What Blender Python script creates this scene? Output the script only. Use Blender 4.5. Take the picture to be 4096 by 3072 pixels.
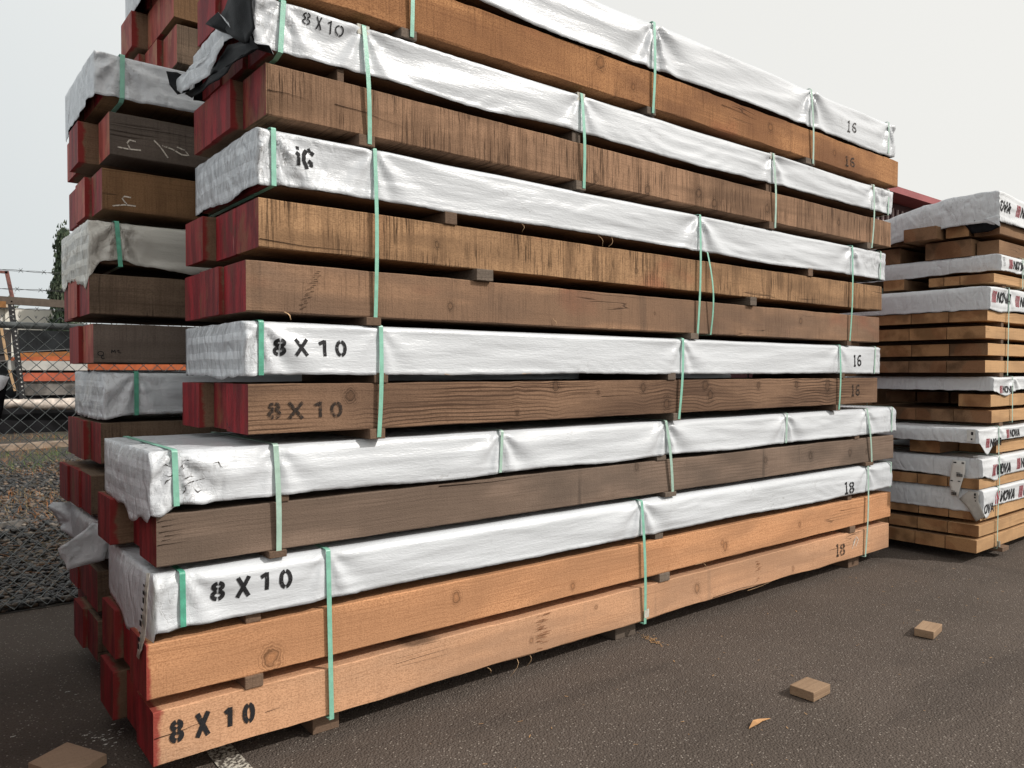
import bpy, math, random
from mathutils import Vector, noise, Matrix
R = math.radians
scene = bpy.context.scene
for o in list(bpy.data.objects): bpy.data.objects.remove(o)
COL = scene.collection
# ---------------------------------------------------------------- camera
cam = bpy.data.cameras.new('camera'); cam.sensor_width = 36; cam.lens = 27.03
cam.clip_start = .05; cam.clip_end = 500
camo = bpy.data.objects.new('camera', cam); COL.objects.link(camo); scene.camera = camo
yaw, pitch = math.atan2(2074, 1661), math.atan(26.5/1661)
fwd = Vector((math.cos(yaw)*math.cos(pitch), math.sin(yaw)*math.cos(pitch), -math.sin(pitch)))
camo.location = (0, 0, 1.5); camo.rotation_euler = fwd.to_track_quat('-Z', 'Y').to_euler()
# ---------------------------------------------------------------- sky and sun
SUN = Vector((.80, -1.0, 1.0)).normalized()          # towards the sun
elev = math.asin(SUN.z); rot = math.atan2(SUN.x, SUN.y)
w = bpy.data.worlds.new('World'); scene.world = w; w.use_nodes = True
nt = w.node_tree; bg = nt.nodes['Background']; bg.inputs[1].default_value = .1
sky = nt.nodes.new('ShaderNodeTexSky'); sky.sky_type = 'NISHITA'; sky.sun_disc = False
sky.sun_elevation = elev; sky.sun_rotation = rot; sky.dust_density = 6; sky.air_density = 1.2; sky.altitude = 100
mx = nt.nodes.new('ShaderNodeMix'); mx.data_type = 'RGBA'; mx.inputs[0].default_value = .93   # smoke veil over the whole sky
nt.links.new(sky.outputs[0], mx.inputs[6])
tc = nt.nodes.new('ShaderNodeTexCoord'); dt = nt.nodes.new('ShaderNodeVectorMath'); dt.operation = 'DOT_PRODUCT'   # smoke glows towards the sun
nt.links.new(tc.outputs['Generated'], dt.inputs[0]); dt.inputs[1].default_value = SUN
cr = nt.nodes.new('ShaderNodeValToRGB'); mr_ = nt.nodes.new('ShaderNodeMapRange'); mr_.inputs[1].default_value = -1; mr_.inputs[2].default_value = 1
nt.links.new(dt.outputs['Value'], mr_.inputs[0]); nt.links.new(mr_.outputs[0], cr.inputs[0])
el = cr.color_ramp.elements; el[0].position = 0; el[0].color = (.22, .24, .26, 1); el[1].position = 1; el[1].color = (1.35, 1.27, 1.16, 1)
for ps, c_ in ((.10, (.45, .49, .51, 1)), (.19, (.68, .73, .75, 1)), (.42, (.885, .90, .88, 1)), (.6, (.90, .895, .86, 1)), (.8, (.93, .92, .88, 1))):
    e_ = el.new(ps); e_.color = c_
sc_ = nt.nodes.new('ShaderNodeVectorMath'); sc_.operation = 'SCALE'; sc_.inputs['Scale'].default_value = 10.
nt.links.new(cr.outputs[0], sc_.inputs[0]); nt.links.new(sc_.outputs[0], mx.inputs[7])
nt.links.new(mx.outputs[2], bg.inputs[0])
sl = bpy.data.lights.new('sun', 'SUN'); sl.energy = 3.3; sl.angle = R(1.3); sl.color = (1, .945, .88)
so = bpy.data.objects.new('sun', sl); COL.objects.link(so); so.rotation_euler = SUN.to_track_quat('Z', 'Y').to_euler()
scene.view_settings.view_transform = 'Standard'; scene.view_settings.look = 'None'
scene.view_settings.exposure = 0; scene.view_settings.gamma = 1
scene.render.engine = 'CYCLES'
# ---------------------------------------------------------------- object helpers
def tag(o, label=None, cat=None, group=None, kind=None):
    if label: o['label'] = label
    if cat: o['category'] = cat
    if group: o['group'] = group
    if kind: o['kind'] = kind
    return o
def empty(name, loc, label, cat, group=None):
    o = bpy.data.objects.new(name, None); COL.objects.link(o); o.location = loc; o.empty_display_size = .1
    return tag(o, label, cat, group)
def mk(name, V, F, mats, parent=None, mi=None, smooth=False, loc=(0, 0, 0), attr=None):
    me = bpy.data.meshes.new(name); me.from_pydata([tuple(v) for v in V], [], F); me.update()
    for m in (mats if isinstance(mats, (list, tuple)) else [mats]): me.materials.append(m)
    if mi: me.polygons.foreach_set('material_index', mi)
    if smooth: me.polygons.foreach_set('use_smooth', [True]*len(F))
    if attr:
        for k, vals in attr.items():
            a = me.attributes.new(k, 'FLOAT', 'POINT'); a.data.foreach_set('value', vals)
    o = bpy.data.objects.new(name, me); COL.objects.link(o)
    o.location = Vector(loc)-(parent.location if parent is not None and parent.parent is None else (world_loc(parent) if parent is not None else Vector((0, 0, 0))))
    if parent is not None: o.parent = parent
    return o
def world_loc(o):
    v = Vector((0, 0, 0))
    while o is not None: v = v+o.location; o = o.parent
    return v
def N3(x, y, z): return noise.noise(Vector((x, y, z)))
def ridged(x, y, z):
    s = 0; a = 1
    for i in range(3):
        s += a*(1-abs(noise.noise(Vector((x, y, z))))*2.2); a *= .5; x *= 2.1; y *= 2.1; z *= 2.1
    return s/1.75
def boxV(x0, x1, y0, y1, z0, z1):
    V = [(x0, y0, z0), (x1, y0, z0), (x1, y1, z0), (x0, y1, z0), (x0, y0, z1), (x1, y0, z1), (x1, y1, z1), (x0, y1, z1)]
    F = [(0, 3, 2, 1), (4, 5, 6, 7), (0, 1, 5, 4), (1, 2, 6, 5), (2, 3, 7, 6), (3, 0, 4, 7)]
    return V, F
def merge(parts):
    V = []; F = []
    for v, f in parts:
        n = len(V); V += list(v); F += [tuple(i+n for i in q) for q in f]
    return V, F
def tube(pts, r, n=5, r2=None):
    pts = [Vector(p) for p in pts]; V = []; F = []
    for i, p in enumerate(pts):
        t = (pts[min(i+1, len(pts)-1)]-pts[max(i-1, 0)]).normalized()
        a = t.cross(Vector((0, 0, 1)) if abs(t.z) < .9 else Vector((1, 0, 0))).normalized(); b = t.cross(a)
        rr = r if r2 is None else r+(r2-r)*i/(len(pts)-1)
        for k in range(n):
            an = 2*math.pi*k/n; V.append(p+a*math.cos(an)*rr+b*math.sin(an)*rr)
    for i in range(len(pts)-1):
        for k in range(n):
            F.append((i*n+k, i*n+(k+1) % n, (i+1)*n+(k+1) % n, (i+1)*n+k))
    F.append(tuple(range(n))[::-1]); F.append(tuple((len(pts)-1)*n+k for k in range(n)))
    return V, F
# ---------------------------------------------------------------- material helpers
class NT:
    def __init__(s, name):
        s.m = bpy.data.materials.new(name); s.m.use_nodes = True; s.t = s.m.node_tree
        s.b = s.t.nodes['Principled BSDF']
    def n(s, typ, **k):
        x = s.t.nodes.new(typ)
        for a, v in k.items(): setattr(x, a, v)
        return x
    def set(s, inp, v):
        if hasattr(v, 'is_output') or hasattr(v, 'links'): s.t.links.new(v, inp)
        else: inp.default_value = v
    def math(s, op, a, b=0, c=None):
        x = s.n('ShaderNodeMath', operation=op); s.set(x.inputs[0], a); s.set(x.inputs[1], b)
        if c is not None: s.set(x.inputs[2], c)
        return x.outputs[0]
    def mul(s, v, k):                              # vector times constant tuple, returns vector
        x = s.n('ShaderNodeVectorMath', operation='MULTIPLY'); s.set(x.inputs[0], v); x.inputs[1].default_value = k
        return x.outputs[0]
    def vadd(s, a, b):
        x = s.n('ShaderNodeVectorMath', operation='ADD'); s.set(x.inputs[0], a); s.set(x.inputs[1], b); return x.outputs[0]
    def noise(s, v, scale=1, detail=2, rough=.5, dist=0):
        x = s.n('ShaderNodeTexNoise'); s.set(x.inputs['Vector'], v); x.inputs['Scale'].default_value = scale
        x.inputs['Detail'].default_value = detail; x.inputs['Roughness'].default_value = rough; x.inputs['Distortion'].default_value = dist
        return x.outputs[0]
    def ss(s, v, a, b, lo=0., hi=1.):              # smooth step
        x = s.n('ShaderNodeMapRange', interpolation_type='SMOOTHSTEP'); s.set(x.inputs[0], v)
        x.inputs[1].default_value = a; x.inputs[2].default_value = b; x.inputs[3].default_value = lo; x.inputs[4].default_value = hi
        return x.outputs[0]
    def mix(s, f, a, b, blend='MIX'):
        x = s.n('ShaderNodeMix', data_type='RGBA', blend_type=blend); s.set(x.inputs[0], f)
        for i, c in ((6, a), (7, b)):
            if isinstance(c, tuple) and len(c) == 3: c = c+(1,)
            s.set(x.inputs[i], c)
        return x.outputs[2]
    def co(s, rnd=True):
        c = s.n('ShaderNodeTexCoord').outputs['Object']
        if not rnd: return c, c
        oi = s.n('ShaderNodeObjectInfo').outputs['Random']
        x = s.n('ShaderNodeVectorMath', operation='SCALE'); x.inputs[0].default_value = (91., 37., 53.); s.set(x.inputs['Scale'], oi)
        return c, s.vadd(c, x.outputs[0])
    def sep(s, v):
        x = s.n('ShaderNodeSeparateXYZ'); s.set(x.inputs[0], v); return x.outputs
    def comb(s, x, y, z):
        q = s.n('ShaderNodeCombineXYZ'); s.set(q.inputs[0], x); s.set(q.inputs[1], y); s.set(q.inputs[2], z); return q.outputs[0]
    def bump(s, h, strength=.5, dist=.002):
        x = s.n('ShaderNodeBump'); x.inputs['Strength'].default_value = strength if not hasattr(strength, 'links') else .5
        if hasattr(strength, 'links'): s.set(x.inputs['Strength'], strength)
        x.inputs['Distance'].default_value = dist; s.set(x.inputs['Height'], h); s.t.links.new(x.outputs[0], s.b.inputs['Normal'])
    def out(s, col, rough=.8, spec=.3):
        s.set(s.b.inputs['Base Color'], col if not (isinstance(col, tuple) and len(col) == 3) else col+(1,))
        s.set(s.b.inputs['Roughness'], rough); s.set(s.b.inputs['Specular IOR Level'], spec)
        return s.m
def plain(name, col, rough=.6, spec=.3, var=.12, scale=8, metal=0):
    m = NT(name); c, v = m.co()
    f = m.noise(v, scale, 4, .6)
    lo = tuple(x*(1-var*1.6) for x in col); hi = tuple(min(1, x*(1+var)) for x in col)
    m.bump(m.noise(v, scale*9, 3), .25, .003); m.b.inputs['Metallic'].default_value = metal
    return m.out(m.mix(m.ss(f, .3, .7), lo, hi), rough, spec)
def wood(name, light, dark, stain, saw=.6, grain=.5, stainamt=.5, fuzz=.4, knots=(), redend=0., redstain=0., rings=0.):
    light = tuple(q*.95 for q in light); dark = tuple(q*.72 for q in dark); stain = tuple(q*.76 for q in stain)
    m = NT(name); c, v = m.co(); X, Y, Z = m.sep(c)
    big = m.noise(m.mul(v, (1.1, 3.5, 3.5)), 1, 3, .55)
    # knots: list of (x, z, radius) on the face; grain bends round them
    kd = None; bend = 0.
    for (kx, kz, kr) in knots:
        dx = m.math('SUBTRACT', X, kx); dz = m.math('MULTIPLY', m.math('SUBTRACT', Z, kz), .85)
        wob = m.noise(v, 34, 3)
        d = m.math('ADD', m.math('SQRT', m.math('ADD', m.math('MULTIPLY', dx, dx), m.math('MULTIPLY', dz, dz))), m.math('MULTIPLY', m.math('SUBTRACT', wob, .5), kr*1.5))
        dn = m.math('DIVIDE', d, kr)
        kd = dn if kd is None else m.math('MINIMUM', kd, dn)
        dx2 = m.math('DIVIDE', dx, kr*3.2); g = m.math('EXPONENT', m.math('MULTIPLY', m.math('MULTIPLY', dx2, dx2), -1))
        az = m.math('ADD', m.math('ABSOLUTE', dz), kr*1.2); sg = m.math('DIVIDE', dz, az)
        bend = m.math('ADD', bend, m.math('MULTIPLY', m.math('MULTIPLY', g, sg), kr*.8))
    zw = m.math('ADD', Z, m.math('MULTIPLY', m.math('SUBTRACT', m.noise(m.mul(v, (1.3, 2, 4)), 1, 3), .5), .05))
    if knots: zw = m.math('SUBTRACT', zw, bend)
    gx = m.comb(m.math('MULTIPLY', m.sep(v)[0], 1.6), m.math('MULTIPLY', m.sep(v)[1], 55), m.math('MULTIPLY', zw, 150))
    gr = m.noise(gx, 1, 4, .65)
    lines = m.ss(gr, .46, .64)
    lines = m.math('MULTIPLY', lines, m.ss(m.noise(m.mul(v, (.9, 2, 7)), 1, 3), .40, .62))
    rw = m.math('SINE', m.math('ADD', m.math('MULTIPLY', zw, 330.), m.math('MULTIPLY', m.noise(m.mul(v, (2, 6, 10)), 1, 3), 9.)))
    rwl = m.math('MULTIPLY', m.ss(rw, .1, .95), m.ss(m.noise(m.mul(v, (1.3, 2, 6)), 1, 2), .35, .6))
    sx = m.mul(v, (150, 3, 5.5)); sw = m.noise(sx, 1, 3, .6)
    sm = m.ss(m.noise(m.mul(v, (4.5, 1.5, 6)), 1, 3), .38, .62)
    fs = m.ss(m.noise(m.mul(v, (240, 2.5, 5)), 1, 2, .6), .48, .66)
    saws = m.math('MULTIPLY', m.ss(sw, .50, .66), m.math('ADD', m.math('MULTIPLY', sm, .85), .15))
    fz = m.noise(m.mul(v, (120, 170, 200)), 1, 3, .6)
    fzm = m.ss(fz, .42, .66)
    if redstain: big2 = m.ss(m.noise(m.mul(v, (1.7, 2, 3)), 1, 2), .6, .75)
    col = m.mix(m.math('MULTIPLY', lines, grain), light, dark)
    if rings: col = m.mix(m.math('MULTIPLY', rwl, rings), col, tuple(q*.7 for q in dark))
    col = m.mix(m.math('MULTIPLY', m.ss(big, .42, .68), stainamt), col, stain)
    if redstain: col = m.mix(m.math('MULTIPLY', big2, redstain), col, (.36, .09, .05))
    col = m.mix(m.math('MULTIPLY', fzm, fuzz), col, dark)
    col = m.mix(m.math('MULTIPLY', saws, saw), col, tuple(x*.35 for x in dark))
    col = m.mix(m.math('MULTIPLY', fs, .38*saw), col, tuple(x*.6 for x in dark))
    vb = m.noise(m.mul(v, (14, 2, 1.2)), 1, 3, .6); col = m.mix(m.math('MULTIPLY', m.ss(vb, .45, .7), .06+.45*saw), col, dark)
    drift = m.noise(m.mul(v, (.7, 1, 4)), 1, 3, .55, .5); col = m.mix(m.math('MULTIPLY', m.ss(drift, .44, .60), .55), col, tuple(.55*q+.45*w_ for q, w_ in zip(dark, stain)))
    # drips and blackened streaks running down the face
    dr = m.ss(m.noise(m.mul(v, (9, 1, .7)), 1, 3, .6), .62, .76)
    col = m.mix(m.math('MULTIPLY', dr, stainamt*.75), col, tuple(x*.55 for x in stain))
    # long drying checks
    ck = m.noise(m.comb(m.math('MULTIPLY', m.sep(v)[0], .9), 0., m.math('MULTIPLY', zw, 26)), 1, 1)
    chk = m.math('MULTIPLY', m.math('SUBTRACT', 1., m.ss(m.math('ABSOLUTE', m.math('SUBTRACT', ck, .5)), .0, .012)), m.ss(m.noise(m.mul(v, (1.1, 0, 5)), 1, 1), .63, .67))
    col = m.mix(m.math('MULTIPLY', chk, .6), col, (.02, .012, .008))
    if knots:
        ring = m.math('SINE', m.math('MULTIPLY', kd, 14.))
        rm = m.math('MULTIPLY', m.math('MULTIPLY', m.ss(ring, -.2, .8), .55), m.math('SUBTRACT', 1., m.ss(kd, 1.2, 2.6)))
        col = m.mix(rm, col, tuple(x*.4 for x in dark))
        col = m.mix(m.math('MULTIPLY', m.math('SUBTRACT', 1., m.ss(kd, .6, 1.0)), .75), col, tuple((x*.7+y*.3) for x, y in zip(dark, light)))
        rim = m.math('MULTIPLY', m.math('SUBTRACT', 1., m.ss(m.math('ABSOLUTE', m.math('SUBTRACT', kd, .95)), .05, .5)), .5)
        col = m.mix(m.math('MULTIPLY', rim, .75), col, tuple(x*.25 for x in dark))
    if redend:
        e = m.math('ADD', X, m.math('MULTIPLY', m.math('SUBTRACT', m.noise(v, 9, 4, .7), .5), redend*2.2))
        col = m.mix(m.math('MULTIPLY', m.math('SUBTRACT', 1., m.ss(e, redend*.35, redend)), .85), col, (.22, .016, .02))
    h = m.math('ADD', m.math('MULTIPLY', fz, .8), m.math('ADD', m.math('MULTIPLY', gr, .8*grain+.2), m.math('MULTIPLY', saws, -1.1*saw)))
    h = m.math('ADD', h, m.math('MULTIPLY', chk, -1.5))
    m.bump(h, .75, .003)
    return m.out(col, .86, .18)
def redend_mat(name, a, b, c3):
    m = NT(name); c, v = m.co(); oi = m.n('ShaderNodeObjectInfo').outputs['Random']
    st = m.noise(m.mul(v, (3, 17, 3.)), 1, 4, .6); bl = m.noise(m.mul(v, (4, 9, 5)), 1, 3, .6)
    col = m.mix(m.ss(st, .36, .64), a, b)
    col = m.mix(m.math('MULTIPLY', m.ss(bl, .48, .64), m.math('ADD', m.math('MULTIPLY', oi, .7), .15)), col, c3)
    gr = m.noise(m.mul(v, (3, 90, 12)), 1, 3, .6)
    col = m.mix(m.math('MULTIPLY', m.ss(gr, .58, .7), .65), col, (.07, .012, .012))
    chalk = m.math('MULTIPLY', m.ss(m.noise(m.mul(v, (3, 150, 8)), 1, 2), .73, .76), m.ss(m.noise(m.mul(v, (1, 6, 2)), 1, 1), .55, .6))
    col = m.mix(m.math('MULTIPLY', chalk, .6), col, (.6, .38, .35))
    scr = m.math('MULTIPLY', m.ss(m.noise(m.mul(v, (1, 60, 90)), 1, 2), .62, .66), m.ss(m.noise(m.mul(v, (1, 11, 11)), 1, 1), .62, .67))
    col = m.mix(m.math('MULTIPLY', scr, .7), col, (.03, .008, .02))
    m.bump(m.math('ADD', m.noise(m.mul(v, (3, 110, 60)), 1, 3), gr), .55, .003)
    return m.out(col, .62, .3)
def endgrain(name, a, b):
    m = NT(name); c, v = m.co(); X, Y, Z = m.sep(v)
    p = m.comb(0., m.math('ADD', m.math('MULTIPLY', m.math('FRACT', Y), .3), -.1), m.math('SUBTRACT', Z, m.math('MULTIPLY', m.math('FLOOR', Z), 1.)))
    cy, cv = c, v; x0, y0, z0 = m.sep(c); oi = m.n('ShaderNodeObjectInfo').outputs['Random']
    dy = m.math('SUBTRACT', y0, m.math('MULTIPLY', oi, .3)); dz = m.math('ADD', z0, m.math('SUBTRACT', m.math('MULTIPLY', m.math('FRACT', m.math('MULTIPLY', oi, 7.3)), .34), .22))
    d = m.math('SQRT', m.math('ADD', m.math('MULTIPLY', dy, dy), m.math('MULTIPLY', dz, dz)))
    d = m.math('ADD', d, m.math('MULTIPLY', m.noise(v, 9, 3), .03))
    rg = m.math('SINE', m.math('MULTIPLY', d, 620.))
    fine = m.noise(v, 120, 3); bl = m.noise(v, 5, 3)
    col = m.mix(m.math('MULTIPLY', m.ss(rg, -.2, 1), .4), a, b)
    col = m.mix(m.math('MULTIPLY', m.ss(bl, .42, .62), .75), col, tuple(q*.55 for q in b))
    heart = m.math('SUBTRACT', 1., m.ss(d, .11, .125))
    col = m.mix(m.math('MULTIPLY', heart, .35), col, (.22, .09, .04))
    col = m.mix(m.math('MULTIPLY', m.ss(fine, .5, .7), .3), col, tuple(q*.5 for q in b))
    m.bump(m.math('ADD', fine, m.math('MULTIPLY', rg, .2)), .5, .003)
    return m.out(col, .85, .15)
def wrapmat(name, base=(.575, .605, .64), grime=(.22, .21, .20), dirt=.45, shine=.30, fine=1.0):
    m = NT(name); c, v = m.co(); at = m.n('ShaderNodeAttribute', attribute_name='crumple').outputs['Fac']
    weave = m.noise(m.mul(v, (60, 60, 170)), 1, 3, .55)
    weave2 = m.noise(m.mul(v, (7, 7, 55)), 1, 4, .6)
    def crease(k, w_): return m.ss(m.math('ABSOLUTE', m.math('SUBTRACT', m.noise(m.mul(v, k), 1, 1, .5, .5), .5)), 0., w_)
    vz = m.math('ADD', crease((6, 9, 5), .16), m.math('MULTIPLY', crease((13, 19, 8), .16), .5))
    vz = m.math('ADD', vz, m.math('MULTIPLY', m.noise(m.mul(v, (30, 44, 18)), 1, 3, .5), .45))
    crk = m.math('SUBTRACT', 1., m.ss(m.math('ABSOLUTE', m.math('SUBTRACT', m.noise(m.mul(v, (20, 34, 13)), 1, 4, .6, .8), .5)), 0., .03))
    crk2 = m.math('SUBTRACT', 1., m.ss(m.math('ABSOLUTE', m.math('SUBTRACT', m.noise(m.mul(v, (9, 9, 14)), 1, 3, .6, .6), .5)), 0., .016))
    sp = m.noise(v, 6, 4, .6)
    g = m.math('MULTIPLY', m.math('MULTIPLY', crk, at), m.ss(sp, .47, .62))
    col = m.mix(m.math('MULTIPLY', m.ss(m.noise(m.mul(v, (2, 4, 9)), 1, 4, .6), .45, .75), dirt), base, tuple(x*.8 for x in base))
    col = m.mix(m.math('MULTIPLY', g, .62), col, grime)
    col = m.mix(m.math('MULTIPLY', m.math('MULTIPLY', crk2, m.ss(m.noise(v, 3, 2), .6, .72)), .55), col, grime)
    bd = m.n('ShaderNodeAttribute', attribute_name='tape').outputs['Fac']; Zc = m.sep(c)[2]
    st = m.ss(m.math('SINE', m.math('ADD', m.math('MULTIPLY', Zc, 92.), m.math('MULTIPLY', m.noise(m.mul(v, (3, 7, 9)), 1, 2), 1.6))), .15, .4)
    cr_ = m.math('MULTIPLY', m.ss(m.noise(m.mul(v, (30, 85, 9)), 1, 3, .6, .5), .48, .62), .7)
    col = m.mix(m.math('MULTIPLY', bd, m.math('MULTIPLY', m.math('SUBTRACT', 1.1, st), m.math('ADD', .45, cr_))), col, tuple(x*.62 for x in base))
    col = m.mix(m.math('MULTIPLY', bd, m.math('MULTIPLY', st, .7)), col, tuple(min(.9, x*1.3) for x in base))
    h = m.math('ADD', m.math('MULTIPLY', weave, .24*fine), m.math('MULTIPLY', weave2, .55*fine))
    h = m.math('ADD', h, m.math('MULTIPLY', m.math('ADD', vz, m.math('MULTIPLY', crk, -.12)), m.math('ADD', m.math('MULTIPLY', at, 1.5), .03)))
    m.bump(h, .9, .005)
    return m.out(col, shine, .5)
# ---------------------------------------------------------------- materials
BLACKIN = plain('black_film', (.005, .0055, .007), .55, .12, .3, 20)
WRAP = wrapmat('woven_wrap'); WRAPD = wrapmat('soiled_wrap', (.52, .51, .47), (.20, .17, .12), .7)
WRAPG = wrapmat('printed_wrap', (.60, .625, .65), (.25, .25, .25), .3, .42, .6)
STRAP = plain('green_strap', (.22, .49, .38), .35, .5, .08, 30)
STRAPD = plain('dark_green_strap', (.09, .36, .25), .35, .5, .15, 30)
STRAPP = plain('pale_green_strap', (.36, .52, .44), .35, .5, .08, 30)
GUARD = plain('cream_card', (.52, .50, .44), .7, .2, .2, 30)
RED = [redend_mat('red_end_paint', (.11, .009, .012), (.25, .024, .027), (.19, .075, .035)),
       redend_mat('crimson_end_paint', (.13, .006, .011), (.29, .015, .022), (.10, .028, .018)),
       redend_mat('faded_red_end_paint', (.21, .036, .03), (.38, .085, .065), (.34, .16, .09))]
DARKPAINT = None
def inkmat(name, col, cover=.62):
    m = NT(name); c, v = m.co(); f = m.ss(m.noise(v, 90, 4, .7), cover-.08, cover+.1)
    ms = m.n('ShaderNodeMixShader'); tr = m.n('ShaderNodeBsdfTransparent')
    o = m.t.nodes['Material Output']; m.set(ms.inputs[0], m.math('MULTIPLY', f, .85)); m.t.links.new(m.b.outputs[0], ms.inputs[1]); m.t.links.new(tr.outputs[0], ms.inputs[2]); m.t.links.new(ms.outputs[0], o.inputs[0])
    return m.out(col, .75, .2)
INK = inkmat('black_stencil_paint', (.018, .018, .02)); INKW = inkmat('worn_black_paint', (.03, .022, .018), .52)
INKR = inkmat('red_ink', (.30, .02, .035), .66); CHALK = inkmat('white_crayon', (.62, .57, .50), .56)
CHALKP = inkmat('white_paint', (.7, .68, .62), .5)
BEARER = [wood('bearer_wood', (.20, .13, .088), (.09, .058, .04), (.14, .10, .075), .2, .5, .4, .4),
          wood('grey_bearer_wood', (.20, .16, .128), (.09, .07, .055), (.15, .12, .10), .2, .5, .4, .4)]
HID = wood('inner_wood', (.22, .14, .09), (.10, .06, .035), (.15, .10, .07), .2, .4, .4, .3, redend=.03)
W = {}
W['A'] = wood('pale_fir', (.64, .365, .215), (.36, .18, .09), (.52, .34, .23), .08, .4, .5, .5, ((.27, .12, .012), (3.05, .1, .02), (1.75, .07, .01), (2.2, .15, .008), (4.1, .05, .012)), redend=.03)
W['B'] = wood('orange_fir', (.68, .355, .185), (.38, .165, .07), (.52, .31, .185), .10, .45, .35, .6, ((.45, .05, .026), (1.32, .125, .018), (2.05, .05, .012), (3.35, .07, .02), (3.32, .1, .012), (4.2, .1, .013)), redend=.02, rings=.2)
W['D'] = wood('grey_brown_fir', (.25, .18, .138), (.115, .078, .056), (.15, .115, .092), .08, .5, .8, .25, ((2.5, .165, .016), (3.75, .11, .018), (4.3, .1, .022), (4.85, .09, .018), (5.1, .08, .012)), rings=.3)
W['F'] = wood('knotty_brown_fir', (.27, .165, .105), (.065, .032, .018), (.16, .10, .070), .08, 1., .5, .25, ((.42, .14, .018), (.56, .165, .010), (1.55, .165, .02), (1.85, .13, .008), (2.2, .15, .018), (2.4, .055, .022), (2.75, .16, .022), (2.8, .1, .02), (3.3, .15, .016), (3.75, .15, .02), (4.15, .14, .03), (1.3, .04, .009)), rings=.8)
W['H'] = wood('sawn_brown_fir', (.36, .215, .13), (.14, .08, .048), (.22, .15, .11), .35, .3, .65, .3, ((.92, .065, .012), (3.8, .12, .016), (2.3, .1, .006)), redstain=.35)
W['I'] = wood('saw_scored_fir', (.45, .27, .145), (.12, .065, .035), (.25, .15, .085), .95, .2, .4, .35, ((.8, .09, .012), (2.1, .08, .01)), redstain=.45)
W['K'] = wood('weathered_scored_fir', (.39, .235, .145), (.105, .055, .03), (.20, .125, .08), .9, .2, .55, .3, ((1.75, .03, .016), (2.15, .03, .018), (2.6, .08, .02), (2.75, .04, .02), (3.3, .08, .02), (4.2, .1, .016)))
W['M'] = wood('red_brown_fir', (.50, .255, .115), (.22, .09, .036), (.20, .095, .05), .3, .4, .8, .7, ((1.75, .15, .025), (2.0, .08, .012), (3.3, .12, .02), (4.1, .1, .014)), redstain=.4)
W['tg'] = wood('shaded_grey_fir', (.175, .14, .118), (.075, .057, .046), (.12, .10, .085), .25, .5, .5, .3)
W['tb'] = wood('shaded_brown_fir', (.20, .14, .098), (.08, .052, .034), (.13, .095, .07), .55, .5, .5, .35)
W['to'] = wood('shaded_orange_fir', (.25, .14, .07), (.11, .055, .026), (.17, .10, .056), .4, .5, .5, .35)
W['r'] = wood('yellow_plank', (.60, .37, .19), (.34, .18, .08), (.46, .30, .17), .1, .5, .3, .25)
W['rd'] = wood('dark_plank', (.30, .18, .10), (.18, .09, .045), (.24, .15, .09), .15, .5, .4, .3)
EG = [endgrain('end_grain', (.38, .215, .105), (.24, .125, .058)), endgrain('dark_end_grain', (.24, .14, .08), (.13, .075, .042)),
      endgrain('stained_end_grain', (.17, .125, .095), (.07, .05, .04))]
# ---------------------------------------------------------------- beams, wraps, straps
def beam(parent, x0, x1, y0, y1, z0, z1, mat, cap, seed=0, wob=.0025, ch=.004, name='beam', low=0.):
    L = x1-x0; n = max(6, int(L/.045)); W_ = y1-y0; H_ = z1-z0; V = []; F = []; mi = []
    def ring(i):
        x = L*i/n; out = []
        base = [(0, ch, 3), (ch, 0, 0), (W_-ch, 0, 1), (W_, ch, 1), (W_, H_-ch, 1), (W_-ch, H_, 1), (ch, H_, 2), (0, H_-ch, 2)]
        for k, (y, z, e) in enumerate(base):
            s = seed*7.7
            dz = wob*N3(x*5, s+e*5, .5)+wob*.5*N3(x*21, s+e*5, 3.5)
            dy = wob*.6*N3(x*4, s+e*3, 9.1)
            if e in (0, 3): dz += low*max(0, N3(x*2.1, s, 4.4)-.1)*.05
            if i in (0, n): dz *= .4
            out.append((x, y+dy*(1 if y < W_/2 else 0), z+dz))
        return out
    for i in range(n+1): V += ring(i)
    for i in range(n):
        for k in range(8):
            a = i*8+k; b = i*8+(k+1) % 8; F.append((a, a+8, b+8, b)); mi.append(0)
    F.append(tuple(range(8))); mi.append(1); F.append(tuple(n*8+k for k in range(8))[::-1]); mi.append(1)
    F = [tuple(reversed(f)) for f in F]
    o = mk(name, V, F, [mat, cap], parent, mi, False, (x0, y0, z0))
    return o
def arr(a, b, fine, coarse, ends):
    xs = [a]; x = a
    while x < b-fine*.5:
        st = fine if any(abs(x-e) < r for e, r in ends) else coarse
        x += st; xs.append(min(x, b))
    if xs[-1] < b: xs.append(b)
    if len(xs) > 2 and xs[-1]-xs[-2] < fine*.3: xs.pop(-2)
    return xs
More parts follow.
